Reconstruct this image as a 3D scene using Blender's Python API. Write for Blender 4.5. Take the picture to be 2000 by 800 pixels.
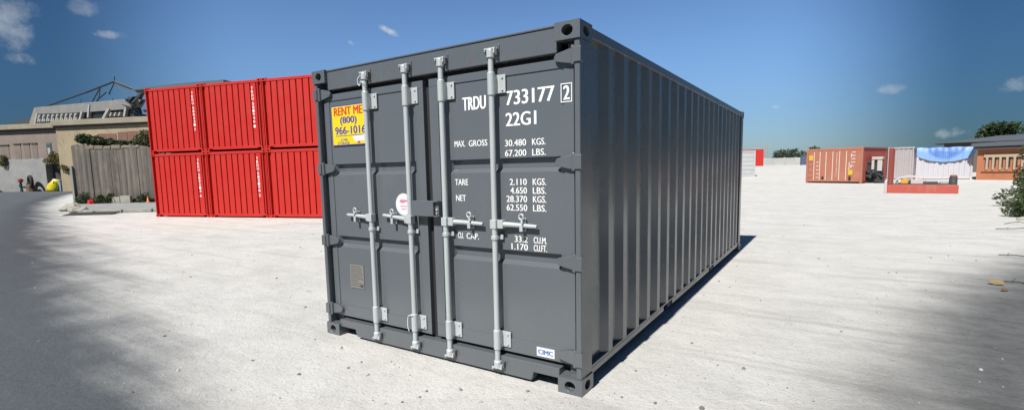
import bpy, math, random
from mathutils import Vector, Matrix
random.seed(7)
R = math.radians
S = bpy.context.scene
COL = S.collection
for o in list(bpy.data.objects): bpy.data.objects.remove(o)

# ------------------------------------------------------------------ camera
cam = bpy.data.cameras.new('camera'); co = bpy.data.objects.new('camera', cam); COL.objects.link(co)
yaw, pit, rol = -.57665, -.10615, -.020576
fw = Vector((math.sin(yaw)*math.cos(pit), math.cos(yaw)*math.cos(pit), math.sin(pit)))
rt0 = Vector((math.cos(yaw), -math.sin(yaw), 0)); up0 = rt0.cross(fw)
rt = rt0*math.cos(rol) + up0*math.sin(rol); up = -rt0*math.sin(rol) + up0*math.cos(rol)
co.matrix_world = Matrix(((rt.x, up.x, -fw.x, 1.424), (rt.y, up.y, -fw.y, -3.053), (rt.z, up.z, -fw.z, 1.616), (0, 0, 0, 1)))
cam.sensor_width = 36; cam.lens = 36*959.9/2000; cam.shift_y = .0167; cam.clip_start = .05; cam.clip_end = 6000
S.camera = co

# ------------------------------------------------------------------ sky, sun, exposure
W = bpy.data.worlds.new('World'); S.world = W; W.use_nodes = True
nt = W.node_tree; nt.nodes.clear()
def N(tree, kind, ins=None, **props):
    n = tree.nodes.new(kind)
    for k, v in props.items(): setattr(n, k, v)
    for k, v in (ins or {}).items():
        if hasattr(v, 'is_output') or isinstance(v, bpy.types.NodeSocket): tree.links.new(v, n.inputs[k])
        else: n.inputs[k].default_value = v
    return n
def M(tree, op, a, b=0.0, c=0.0, clamp=False):
    n = tree.nodes.new('ShaderNodeMath'); n.operation = op; n.use_clamp = clamp
    for i, v in enumerate((a, b, c)):
        if isinstance(v, bpy.types.NodeSocket): tree.links.new(v, n.inputs[i])
        else: n.inputs[i].default_value = v
    return n.outputs[0]
def VM(tree, op, a, b):
    n = tree.nodes.new('ShaderNodeVectorMath'); n.operation = op
    for i, v in enumerate((a, b)):
        if isinstance(v, bpy.types.NodeSocket): tree.links.new(v, n.inputs[i])
        else: n.inputs[i].default_value = v
    return n.outputs['Value'] if op in ('DOT_PRODUCT', 'LENGTH', 'DISTANCE') else n.outputs['Vector']
def MR(tree, v, a, b, c=0.0, d=1.0, smooth=True):
    n = tree.nodes.new('ShaderNodeMapRange'); n.interpolation_type = 'SMOOTHSTEP' if smooth else 'LINEAR'
    tree.links.new(v, n.inputs['Value'])
    for k, x in zip(('From Min', 'From Max', 'To Min', 'To Max'), (a, b, c, d)): n.inputs[k].default_value = x
    return n.outputs['Result']
def MIX(tree, fac, a, b, blend='MIX'):
    n = tree.nodes.new('ShaderNodeMix'); n.data_type = 'RGBA'; n.blend_type = blend
    for k, v in ((0, fac), (6, a), (7, b)):
        if isinstance(v, bpy.types.NodeSocket): tree.links.new(v, n.inputs[k])
        elif k == 0: n.inputs[0].default_value = v
        else: n.inputs[k].default_value = (*v, 1) if len(v) == 3 else v
    return n.outputs[2]
SUN_EL = 50.3
sky = N(nt, 'ShaderNodeTexSky', sky_type='NISHITA', sun_disc=False, sun_elevation=R(SUN_EL), sun_rotation=R(180.8),
        altitude=0, air_density=1.0, dust_density=0.25, ozone_density=2.2)
tc = N(nt, 'ShaderNodeTexCoord'); gen = tc.outputs['Generated']
skyc = MIX(nt, 1.0, sky.outputs[0], (.80, 1.00, 1.24), 'MULTIPLY')
hzf = MR(nt, N(nt, 'ShaderNodeSeparateXYZ', {'Vector': gen}).outputs[2], -.02, .24, 1.0, 0.0)
skyc = MIX(nt, hzf, skyc, MIX(nt, 1.0, skyc, (.52, .55, .61), 'MULTIPLY'))
# darkening put into the colour away from the middle of the north-western sky
flat = N(nt, 'ShaderNodeVectorMath', {0: VM(nt, 'MULTIPLY', gen, (1, 1, 0))}, operation='NORMALIZE').outputs[0]
midd = VM(nt, 'DOT_PRODUCT', flat, (-.545, .839, 0))
deep = MR(nt, midd, .735, .895, 1.0, 0.0)
skyc = MIX(nt, deep, skyc, MIX(nt, 1.0, skyc, (.26, .36, .41), 'MULTIPLY'))
def cloud(d, wid, hei, tilt, dens, seed, nscale):
    global skyc
    d = Vector(d).normalized(); A = Vector((0, 0, 1)).cross(d).normalized(); A = -A; B = A.cross(d).normalized()
    if B.z < 0: B = -B
    c, s = math.cos(R(tilt)), math.sin(R(tilt)); A2 = A*c + B*s; B2 = -A*s + B*c
    v = VM(nt, 'SUBTRACT', gen, tuple(d))
    u = M(nt, 'DIVIDE', VM(nt, 'DOT_PRODUCT', v, tuple(A2)), wid); w = M(nt, 'DIVIDE', VM(nt, 'DOT_PRODUCT', v, tuple(B2)), hei)
    r2 = M(nt, 'ADD', M(nt, 'MULTIPLY', u, u), M(nt, 'MULTIPLY', w, w))
    no = N(nt, 'ShaderNodeTexNoise', {'Vector': VM(nt, 'ADD', gen, (seed, seed*1.7, seed*.3)), 'Scale': nscale, 'Detail': 7.0, 'Roughness': .62}).outputs['Fac']
    k = M(nt, 'ADD', M(nt, 'SUBTRACT', 1.0, r2), M(nt, 'MULTIPLY', M(nt, 'SUBTRACT', no, .5), 3.0))
    front = MR(nt, VM(nt, 'DOT_PRODUCT', gen, tuple(d)), .9, .95)
    f = M(nt, 'MULTIPLY', M(nt, 'MULTIPLY', MR(nt, k, 0.05, 1.5), front), dens)
    skyc = MIX(nt, f, skyc, CLOUDC)
CLOUDC = (6.6, 6.9, 7.2)
cloud((-.9563, .2056, .205), .045, .034, 0, .42, 3.1, 32)
cloud((-.9490, .2157, .2299), .030, .022, 0, .30, 5.3, 40)
cloud((-.9603, .2226, .1682), .018, .010, 5, .34, 8.3, 60)
cloud((-.9245, .2900, .2474), .020, .014, 20, .24, 1.3, 40)
cloud((-.9230, .3190, .2150), .024, .007, 4, .34, 2.9, 50)
cloud((-.6981, .6673, .2594), .024, .007, -22, .85, 6.1, 45)
cloud((-.7474, .6211, .2358), .007, .004, -20, .45, 9.7, 80)
cloud((.0727, .9908, .1146), .024, .010, 3, .30, 4.4, 50)
cloud((-.0874, .9912, .0997), .010, .004, -10, .40, 7.7, 80)
cloud((.1468, .9884, .0410), .030, .009, 3, .36, 2.2, 60)
cloud((.2133, .9715, .1031), .022, .012, 10, .28, 5.9, 50)
bg = N(nt, 'ShaderNodeBackground', {'Color': skyc, 'Strength': .064})
out = N(nt, 'ShaderNodeOutputWorld', {'Surface': bg.outputs[0]})
sl = bpy.data.lights.new('sun', 'SUN'); sl.energy = 5.0; sl.angle = R(.53); sl.color = (1, .972, .925)
so = bpy.data.objects.new('sun', sl); COL.objects.link(so)
to_sun = Vector((-.0175, -.83, 1)).normalized()
so.rotation_euler = to_sun.to_track_quat('Z', 'Y').to_euler(); so.location = (0, -30, 40)
S.view_settings.view_transform = 'Standard'; S.view_settings.look = 'None'; S.view_settings.gamma = 1
S.view_settings.use_curve_mapping = False; S.view_settings.exposure = 0.60
S.render.engine = 'CYCLES'

# ------------------------------------------------------------------ materials
MATS = {}
def newmat(name):
    m = bpy.data.materials.new(name); m.use_nodes = True; t = m.node_tree; t.nodes.clear()
    p = t.nodes.new('ShaderNodeBsdfPrincipled'); o = t.nodes.new('ShaderNodeOutputMaterial'); t.links.new(p.outputs[0], o.inputs[0])
    MATS[name] = m; return m, t, p
def objco(t, sc=(1, 1, 1)):
    c = N(t, 'ShaderNodeTexCoord').outputs['Object']
    return N(t, 'ShaderNodeMapping', {'Vector': c, 'Scale': sc}).outputs[0]
def noise(t, vec, scale, detail=5, rough=.55): return N(t, 'ShaderNodeTexNoise', {'Vector': vec, 'Scale': scale, 'Detail': float(detail), 'Roughness': rough}).outputs['Fac']
def bump(t, p, h, strength, dist): t.links.new(N(t, 'ShaderNodeBump', {'Height': h, 'Strength': strength, 'Distance': dist}).outputs[0], p.inputs['Normal'])
def paint(name, col, rough=.42, var=.18, dirt=.12, dirtcol=(.30, .27, .22), rust=0.0, metal=0.0, bmp=.15, spec=.5):
    m, t, p = newmat(name); v = objco(t); col = tuple(q*.70 for q in col); dirtcol = tuple(q*.70 for q in dirtcol); p.inputs['Specular IOR Level'].default_value = spec
    n1 = noise(t, v, 1.6, 6, .6); n2 = noise(t, objco(t, (7, 7, .5)), 2.0, 5, .6)
    c = MIX(t, M(t, 'MULTIPLY', n1, var*2), col, tuple(x*.62 for x in col))
    d = MR(t, M(t, 'MULTIPLY', n2, noise(t, v, .9, 3)), .22, .50, 0, dirt)
    c = MIX(t, d, c, dirtcol)
    if rust:
        rf = MR(t, noise(t, v, 7, 8, .7), .70-rust*.12, .80, 0, .85)
        c = MIX(t, rf, c, (.13, .05, .022))
    t.links.new(c, p.inputs['Base Color']); p.inputs['Metallic'].default_value = metal
    t.links.new(MR(t, n1, .25, .75, rough-.07, rough+.12), p.inputs['Roughness'])
    if bmp: bump(t, p, M(t, 'ADD', noise(t, v, 2.2, 2, .4), M(t, 'MULTIPLY', noise(t, v, 60, 2), .03)), bmp, .03)
    return m
def plain(name, col, rough=.6, metal=0.0, var=.1):
    m, t, p = newmat(name); v = objco(t); col = tuple(q*.72 for q in col)
    t.links.new(MIX(t, M(t, 'MULTIPLY', noise(t, v, 9, 5), var*2), col, tuple(x*.55 for x in col)), p.inputs['Base Color'])
    p.inputs['Roughness'].default_value = rough; p.inputs['Metallic'].default_value = metal
    return m
grey = paint('grey_paint', (.136, .152, .166), .22, .10, .06, (.24, .23, .21), .35, bmp=.06, spec=.75)
greydark = paint('grey_paint_frame', (.130, .145, .157), .26, .14, .14, (.24, .22, .19), 1.0, bmp=.06, spec=.75)
red = paint('red_paint', (.60, .015, .007), .55, .10, .16, (.40, .10, .07), .3, bmp=.2)
galv = paint('galvanised_steel', (.70, .755, .755), .42, .42, .30, (.34, .33, .31), 0, metal=.2, bmp=.03)
gasket = plain('black_rubber', (.022, .021, .021), .7)
white = plain('white_lettering', (1.0, 1.0, .98), .55, 0, .06)
holem = plain('hole_dark', (.012, .011, .010), .9)
yellow = plain('yellow_vinyl', (.86, .68, .015), .4, 0, .03)
bluev = plain('blue_print', (.07, .045, .36), .5)
redv = plain('red_print', (.72, .03, .03), .5)
whitev = plain('white_vinyl', (.80, .80, .83), .4, 0, .03)
pinkv = plain('pink_print', (.75, .25, .33), .5)
plate = paint('data_plate_metal', (.34, .32, .29), .5, .3, .2, (.2, .18, .15), metal=.3, bmp=0)
platedk = plain('data_plate_print', (.12, .11, .10), .6)
floorm = plain('underside', (.05, .045, .04), .9)

def gravel_colour(t):
    v = N(t, 'ShaderNodeTexCoord').outputs['Object']
    big = noise(t, v, .16, 5, .6); mid = noise(t, v, 1.3, 9, .70); fine = noise(t, v, 38, 8, .78); lump = noise(t, v, 6.5, 8, .72)
    c = MIX(t, MR(t, mid, .36, .66), (.514, .504, .474), (.447, .438, .411))
    c = MIX(t, MR(t, lump, .50, .74, 0, .45), c, (.343, .335, .313))
    c = MIX(t, MR(t, big, .50, .72, 0, .40), c, (.395, .384, .354))
    # scuffs lying across the yard, and older wheel tracks
    sm = N(t, 'ShaderNodeMapping', {'Vector': v, 'Rotation': (0, 0, R(-33)), 'Scale': (.22, 1.3, 1)}).outputs[0]
    c = MIX(t, MR(t, noise(t, sm, 1.5, 7, .66), .50, .70, 0, .58), c, (.328, .317, .291))
    tv = N(t, 'ShaderNodeMapping', {'Vector': v, 'Rotation': (0, 0, R(-20)), 'Scale': (.035, 1.1, 1)}).outputs[0]
    c = MIX(t, MR(t, noise(t, tv, 2.6, 4, .6), .54, .66, 0, .42), c, (.335, .328, .305))
    c = MIX(t, MR(t, fine, .50, .68, 0, .55), c, (.298, .291, .268))
    c = MIX(t, MR(t, fine, .50, .34, 0, .35), c, (.581, .574, .544))
    vo = N(t, 'ShaderNodeTexVoronoi', {'Vector': v, 'Scale': 21.0, 'Randomness': 1.0})
    sp = M(t, 'MULTIPLY', MR(t, vo.outputs['Distance'], .12, .26, 1, 0), MR(t, N(t, 'ShaderNodeSeparateColor', {'Color': vo.outputs['Color']}).outputs[0], .76, .86))
    c = MIX(t, M(t, 'MULTIPLY', sp, .50), c, (.201, .194, .179))
    # soft corner shade painted into the gravel colour at the right of the yard
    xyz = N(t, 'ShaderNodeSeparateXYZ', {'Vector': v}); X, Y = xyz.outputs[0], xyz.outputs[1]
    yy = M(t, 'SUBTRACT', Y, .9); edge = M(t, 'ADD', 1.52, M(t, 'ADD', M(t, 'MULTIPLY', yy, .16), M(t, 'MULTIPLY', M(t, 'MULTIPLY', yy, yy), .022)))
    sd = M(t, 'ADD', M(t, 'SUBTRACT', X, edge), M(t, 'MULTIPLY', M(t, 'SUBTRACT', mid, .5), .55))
    corner_shade = M(t, 'MULTIPLY', M(t, 'MULTIPLY', MR(t, sd, -.50, .86), MR(t, Y, 5.0, 13.0, 1, .25)), MR(t, X, 6, 12, 1, 0))
    c = MIX(t, M(t, 'MULTIPLY', corner_shade, MR(t, lump, .35, .65, .99, .90)), c, MIX(t, 1.0, c, (.185, .198, .213), 'MULTIPLY'))
    h = M(t, 'ADD', M(t, 'MULTIPLY', mid, .9), M(t, 'ADD', M(t, 'MULTIPLY', fine, .34), M(t, 'MULTIPLY', lump, .55)))
    return c, h, v
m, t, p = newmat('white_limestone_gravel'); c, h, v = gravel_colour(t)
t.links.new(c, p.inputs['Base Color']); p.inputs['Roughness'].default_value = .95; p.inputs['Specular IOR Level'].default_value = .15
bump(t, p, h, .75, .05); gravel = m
m, t, p = newmat('dusty_asphalt_and_shade'); c, h, v = gravel_colour(t)
ed = N(t, 'ShaderNodeAttribute', attribute_name='dust').outputs['Fac']
n = noise(t, v, .9, 7, .65)
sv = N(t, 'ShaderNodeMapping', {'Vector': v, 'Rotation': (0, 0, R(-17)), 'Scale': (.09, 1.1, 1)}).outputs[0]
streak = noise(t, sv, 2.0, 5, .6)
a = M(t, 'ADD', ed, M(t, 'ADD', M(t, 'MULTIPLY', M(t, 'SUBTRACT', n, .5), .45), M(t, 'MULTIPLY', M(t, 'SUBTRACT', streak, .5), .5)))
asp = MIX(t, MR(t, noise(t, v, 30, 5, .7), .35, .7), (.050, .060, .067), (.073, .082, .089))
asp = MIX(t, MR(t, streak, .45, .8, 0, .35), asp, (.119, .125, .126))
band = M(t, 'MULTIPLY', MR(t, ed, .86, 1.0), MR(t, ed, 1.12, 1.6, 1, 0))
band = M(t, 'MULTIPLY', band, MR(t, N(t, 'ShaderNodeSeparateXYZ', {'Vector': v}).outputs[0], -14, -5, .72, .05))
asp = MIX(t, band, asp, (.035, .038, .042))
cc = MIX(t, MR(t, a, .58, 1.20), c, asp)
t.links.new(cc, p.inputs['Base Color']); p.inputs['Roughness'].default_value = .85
bump(t, p, h, .75, .05); asphalt = m

def wall_mat(name, c1, c2, sc=.5, stain=(.1, .09, .08), samt=.4, rough=.9, vertical=False, bm=.3):
    m, t, p = newmat(name); v = objco(t); c1, c2, stain = [tuple(q*.70 for q in k) for k in (c1, c2, stain)]
    c = MIX(t, MR(t, noise(t, v, sc, 7, .65), .3, .7), c1, c2)
    st = noise(t, objco(t, (3, 3, .35) if vertical else (1, 1, .5)), 1.4, 7, .7)
    c = MIX(t, MR(t, st, .5, .78, 0, samt), c, stain)
    t.links.new(c, p.inputs['Base Color']); p.inputs['Roughness'].default_value = rough
    bump(t, p, noise(t, v, 10, 6, .6), bm, .03); return m
pinkwall = wall_mat('faded_pink_render', (.30, .235, .20), (.25, .20, .17), .4)
greywash = wall_mat('grey_whitewash', (.36, .36, .345), (.27, .275, .27), .5)
tanwall = wall_mat('tan_stucco', (.42, .35, .225), (.34, .28, .18), .5, (.14, .10, .07), .5)
cornicem = wall_mat('cornice_stone', (.36, .32, .235), (.29, .26, .20), .6)
darkroof = plain('slate_roof', (.06, .066, .075), .6)
metalgrey = wall_mat('grey_sheet_metal', (.30, .305, .29), (.22, .225, .215), .5, (.12, .11, .10), .35, .6, True, .05)
darkglass = plain('dark_glazing', (.035, .037, .042), .25)
framewhite = plain('pale_frame', (.42, .43, .42), .6)
steel = plain('dark_steel', (.045, .055, .06), .55, .3)
roofblue = plain('blue_grey_roofing', (.11, .14, .165), .5)
doordark = plain('dark_roller_door', (.065, .066, .068), .6)
brickred = wall_mat('old_red_brick', (.24, .11, .08), (.18, .10, .075), 1.5)
bricked = wall_mat('bricked_up_window', (.235, .20, .165), (.20, .17, .14), .8)
m, t, p = newmat('weathered_boards'); v = objco(t)
bd = N(t, 'ShaderNodeTexWave', {'Vector': v, 'Scale': 1.05, 'Distortion': .9, 'Detail': 3.0, 'Detail Scale': .6}, bands_direction='X')
c = MIX(t, MR(t, noise(t, objco(t, (5, 5, .35)), 1.6, 8, .7), .3, .72), (.171, .155, .132), (.095, .085, .071))
c = MIX(t, MR(t, bd.outputs['Fac'], .0, .22, .6, 0), c, (.063, .058, .050))
c = MIX(t, MR(t, noise(t, objco(t, (1, 1, .8)), 3.2, 4, .5), .66, .72, 0, .8), c, (.052, .035, .021))
c = MIX(t, MR(t, N(t, 'ShaderNodeNewGeometry').outputs['Random Per Island'], 0, 1, 0, .55), c, (.075, .068, .058))
c = MIX(t, MR(t, noise(t, objco(t, (1.6, 1, .7)), 1.1, 8, .7), .48, .66, 0, .6), c, (.19, .165, .125))
z_ = N(t, 'ShaderNodeSeparateXYZ', {'Vector': v}).outputs[2]
c = MIX(t, MR(t, M(t, 'ADD', z_, M(t, 'MULTIPLY', noise(t, objco(t, (4, 4, .6)), 1.5, 6), 1.6)), .9, 1.7, .55, 0), c, (.06, .06, .045))
t.links.new(c, p.inputs['Base Color']); p.inputs['Roughness'].default_value = .92
bump(t, p, M(t, 'ADD', bd.outputs['Fac'], noise(t, objco(t, (5, 5, .3)), 3, 6)), .4, .04); boards = m
pavem = wall_mat('pale_concrete', (.38, .38, .36), (.29, .29, .28), 1.0, (.15, .15, .14), .3)
kerbm = wall_mat('limestone_kerb', (.48, .46, .39), (.36, .34, .29), 1.2)
darkslab = plain('dark_board', (.045, .04, .037), .7)

def leaf_mat(name, c1, c2, c3):
    m = bpy.data.materials.new(name); m.use_nodes = True; t = m.node_tree; t.nodes.clear()
    g = N(t, 'ShaderNodeNewGeometry'); v = N(t, 'ShaderNodeTexCoord').outputs['Object']
    c1, c2, c3 = [tuple(q*.75 for q in k) for k in (c1, c2, c3)]
    c = MIX(t, MR(t, g.outputs['Random Per Island'], 0, 1), c1, c2)
    c = MIX(t, MR(t, noise(t, v, 1.3, 3), .48, .7, 0, .7), c, c3)
    d = N(t, 'ShaderNodeBsdfPrincipled', {'Base Color': c, 'Roughness': .6}); tr = N(t, 'ShaderNodeBsdfTranslucent', {'Color': c})
    mx = N(t, 'ShaderNodeMixShader', {0: .28, 1: d.outputs[0], 2: tr.outputs[0]})
    N(t, 'ShaderNodeOutputMaterial', {0: mx.outputs[0]}); return m
leaf_dark = leaf_mat('dark_leaves', (.035, .062, .022), (.05, .085, .028), (.075, .11, .035))
leaf_mid = leaf_mat('mid_leaves', (.055, .09, .028), (.085, .125, .04), (.11, .14, .05))
leaf_yel = leaf_mat('yellow_leaves', (.16, .14, .035), (.11, .11, .03), (.20, .16, .04))
leaf_far = leaf_mat('far_leaves', (.055, .085, .055), (.075, .105, .07), (.09, .12, .075))
bark = plain('bark', (.10, .08, .06), .9)

# ------------------------------------------------------------------ mesh building
class MB:
    def __init__(s): s.v = []; s.f = []; s.mi = []
    def add(s, vs, fs, mi=0):
        b = len(s.v); s.v += [tuple(x) for x in vs]; s.f += [tuple(i+b for i in f) for f in fs]; s.mi += [mi]*len(fs); return s
    def box(s, x0, x1, y0, y1, z0, z1, mi=0):
        return s.add([(x0, y0, z0), (x1, y0, z0), (x1, y1, z0), (x0, y1, z0), (x0, y0, z1), (x1, y0, z1), (x1, y1, z1), (x0, y1, z1)],
                     [(0, 3, 2, 1), (4, 5, 6, 7), (0, 1, 5, 4), (1, 2, 6, 5), (2, 3, 7, 6), (3, 0, 4, 7)], mi)
    def quad(s, a, b, c, d, mi=0): return s.add([a, b, c, d], [(0, 1, 2, 3)], mi)
    def prism(s, pts, axis, a, b, mi=0):
        n = len(pts)
        def mk(p, h): return {'x': (h, p[0], p[1]), 'y': (p[0], h, p[1]), 'z': (p[0], p[1], h)}[axis]
        return s.add([mk(p, a) for p in pts]+[mk(p, b) for p in pts],
                     [tuple(range(n))[::-1], tuple(range(n, 2*n))]+[(i, (i+1) % n, n+(i+1) % n, n+i) for i in range(n)], mi)
    def tube(s, path, r, n=10, mi=0):
        P = [Vector(p) for p in path]; rs = r if isinstance(r, (list, tuple)) else [r]*len(P); vs = []; fs = []
        for i, p in enumerate(P):
            d = (P[min(i+1, len(P)-1)]-P[max(i-1, 0)]).normalized()
            a = d.orthogonal().normalized() if i == 0 else (a - d*a.dot(d)).normalized()
            b = d.cross(a)
            vs += [p+(a*math.cos(2*math.pi*k/n)+b*math.sin(2*math.pi*k/n))*rs[i] for k in range(n)]
        for i in range(len(P)-1):
            fs += [(i*n+k, i*n+(k+1) % n, (i+1)*n+(k+1) % n, (i+1)*n+k) for k in range(n)]
        fs += [tuple(range(n))[::-1], tuple(range((len(P)-1)*n, len(P)*n))]
        return s.add(vs, fs, mi)
    def lathe(s, prof, c, n=20, mi=0):
        vs = []; fs = []
        for r, z in prof: vs += [(c[0]+r*math.cos(2*math.pi*k/n), c[1]+r*math.sin(2*math.pi*k/n), c[2]+z) for k in range(n)]
        for i in range(len(prof)-1): fs += [(i*n+k, i*n+(k+1) % n, (i+1)*n+(k+1) % n, (i+1)*n+k) for k in range(n)]
        fs += [tuple(range(n))[::-1], tuple(range((len(prof)-1)*n, len(prof)*n))]
        return s.add(vs, fs, mi)
    def holed(s, o, ux, uz, nin, w, h, rx, rz, depth, mi=0, mh=1, N_=24):
        """rectangle w x h centred on o with an oval hole that runs `depth` along nin"""
        o, ux, uz, nin = map(Vector, (o, ux, uz, nin))
        ca = math.atan2(h/2, w/2)
        an = sorted([2*math.pi*k/N_ for k in range(N_)]+[ca, math.pi-ca, math.pi+ca, 2*math.pi-ca]); n = len(an); vs = []
        for a in an:
            c, q = math.cos(a), math.sin(a); k = min(w/2/abs(c) if abs(c) > 1e-9 else 9e9, h/2/abs(q) if abs(q) > 1e-9 else 9e9)
            vs.append(o+ux*c*k+uz*q*k)
        vs += [o+ux*math.cos(a)*rx+uz*math.sin(a)*rz for a in an]
        vs += [o+nin*depth+ux*math.cos(a)*rx+uz*math.sin(a)*rz for a in an]
        flip = ux.cross(uz).dot(nin) > 0
        f1 = [(i, (i+1) % n, n+(i+1) % n, n+i) for i in range(n)]; f2 = [(n+i, n+(i+1) % n, 2*n+(i+1) % n, 2*n+i) for i in range(n)]
        f3 = [tuple(range(2*n, 3*n))]
        if flip: f1 = [q[::-1] for q in f1]; f2 = [q[::-1] for q in f2]; f3 = [q[::-1] for q in f3]
        b = len(s.v); s.v += [tuple(x) for x in vs]
        for fs, mm in ((f1, mi), (f2, mi), (f3, mh)):
            s.f += [tuple(i+b for i in f) for f in fs]; s.mi += [mm]*len(fs)
        return s
    def build(s, name, mats, parent=None, off=(0, 0, 0), bevel=0, smooth=False, seg=2):
        me = bpy.data.meshes.new(name)
        me.from_pydata([(v[0]+off[0], v[1]+off[1], v[2]+off[2]) for v in s.v], [], s.f)
        for m in (mats if isinstance(mats, (list, tuple)) else [mats]): me.materials.append(m)
        me.polygons.foreach_set('material_index', s.mi)
        if smooth: me.polygons.foreach_set('use_smooth', [True]*len(s.f))
        me.update()
        o = bpy.data.objects.new(name, me); COL.objects.link(o); o.parent = parent
        if bevel:
            b = o.modifiers.new('bevel', 'BEVEL'); b.width = bevel; b.segments = seg; b.limit_method = 'ANGLE'; b.angle_limit = R(40)
        return o
def thing(name, label, cat, loc=(0, 0, 0), rz=0.0, group=None):
    o = bpy.data.objects.new(name, None); COL.objects.link(o); o.location = loc; o.rotation_euler = (0, 0, rz); o.empty_display_size = .3
    return tag(o, label, cat, group)
def tag(o, label, cat, group=None):
    o['label'] = label; o['category'] = cat
    if group: o['group'] = group
    return o
def struct(o): o['kind'] = 'structure'; return o
def copy_tree(o, parent=None, skip=()):
    if o.name.split('.')[0] in skip: return None
    c = o.copy(); COL.objects.link(c); c.parent = parent
    for ch in list(o.children): copy_tree(ch, c, skip)
    return c
TEXTS = {}
def text_geo(s, bold=.0):
    if s in TEXTS: return TEXTS[s]
    cu = bpy.data.curves.new('t', 'FONT'); cu.body = s; cu.size = 1; cu.offset = bold; cu.resolution_u = 3; cu.extrude = 0
    ob = bpy.data.objects.new('t', cu); COL.objects.link(ob); dg = bpy.context.evaluated_depsgraph_get(); dg.update()
    me = bpy.data.meshes.new_from_object(ob.evaluated_get(dg))
    vs = [v.co.copy() for v in me.vertices]; fs = [tuple(p.vertices) for p in me.polygons]
    bpy.data.objects.remove(ob); bpy.data.curves.remove(cu); bpy.data.meshes.remove(me)
    TEXTS[s] = (vs, fs); return vs, fs
def put_text(mb, s, x0, x1, z0, z1, y, bold=.012, mi=0):
    """flat writing that faces -y, fitted to the given rectangle and thickened sideways"""
    vs, fs = text_geo(s); xs = [v.x for v in vs]; ys = [v.y for v in vs]
    a, b, c, d = min(xs), max(xs), min(ys), max(ys); w = bold*.5*(z1-z0)*3
    for k, dx in enumerate((0, w*.5, w)):
        mb.add([(x0+(v.x-a)/(b-a)*(x1-x0-w)+dx, y-k*.0002, z0+(v.y-c)/(d-c)*(z1-z0)) for v in vs], fs, mi)
    return mb

# ------------------------------------------------------------------ ground
def sst(a, b, t): t = min(max((t-a)/(b-a), 0), 1); return t*t*(3-2*t)
def zg(x, y): return 1.3*sst(36, 90, y)*sst(-60, -30, x)
def axis_pts(lim, near=60, step=3):
    a = [i*step for i in range(int(near/step)+1)]; k = near
    while k < lim: k *= 1.25; a.append(min(k, lim))
    return sorted(set([-q for q in a]+a))
xs = axis_pts(3500); ys = axis_pts(3500, 120, 3); g = MB()
g.v = [(x, y, zg(x, y)) for y in ys for x in xs]; nx = len(xs)
g.f = [(j*nx+i, j*nx+i+1, (j+1)*nx+i+1, (j+1)*nx+i) for j in range(len(ys)-1) for i in range(nx-1)]; g.mi = [0]*len(g.f)
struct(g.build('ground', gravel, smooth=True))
# asphalt road that leaves the yard on the left, its right edge buried under gravel dust; near end also painted corner shade
rows = [((-118, 8.0), (-118, 7.0)), ((-95, 17.5), (-95, 16)), ((-82, 22.6), (-80, 20)), ((-66, 18.5), (-66, 15.0)), ((-52, 13.2), (-52, 10.2)),
        ((-41, 10.2), (-40.5, 6.8)), ((-25, 6.3), (-24.9, 3.1)), ((-14.2, 4.4), (-14.3, .85)), ((-7.6, 2.5), (-8.0, -.54)), ((-4.7, 1.2), (-4.9, -1.15)),
        ((-3.0, .35), (-3.5, -1.44)), ((-1.7, -.45), (-2.46, -1.66)), ((-.6, -1.5), (-1.2, -2.2)), ((1.5, -3.6), (.6, -4.2)), ((4, -6), (3, -7))]
def catmull(P, k=6):
    o = []
    for i in range(len(P)-1):
        p0, p1, p2, p3 = (Vector(P[max(0, min(len(P)-1, i+q))]) for q in (-1, 0, 1, 2))
        for j in range(k):
            t_ = j/k; o.append(.5*((2*p1)+(p2-p0)*t_+(2*p0-5*p1+4*p2-p3)*t_*t_+(3*p1-p0-3*p2+p3)*t_**3))
    return o+[Vector(P[-1])]
Rr = catmull([a for a, b in rows]); Dr = catmull([b for a, b in rows]); rv = []; dust = []; cols = [0, .25, .5, .75, 1, 1.15, 1.3, 1.6, 2.2, 4, 9]
for a, b in zip(Rr, Dr):
    for q in cols:
        pnt = a.lerp(b, min(q, 1.6)) if q <= 1.6 else a.lerp(b, 1.6)+Vector((0, -1))*(q-1.6)*6
        rv.append((pnt.x, pnt.y, .004 if q > 0 else -.006)); dust.append(q)
nc = len(cols); rd = MB(); rd.v = rv
rd.f = [(i*nc+j, i*nc+j+1, (i+1)*nc+j+1, (i+1)*nc+j)[::-1] for i in range(len(Rr)-1) for j in range(nc-1)]; rd.mi = [0]*len(rd.f)
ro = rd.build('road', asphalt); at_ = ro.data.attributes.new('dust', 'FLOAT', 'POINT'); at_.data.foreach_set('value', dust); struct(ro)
for pl in ro.data.polygons:
    if pl.normal.z < 0: pl.flip()
ro.data.update()

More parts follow.
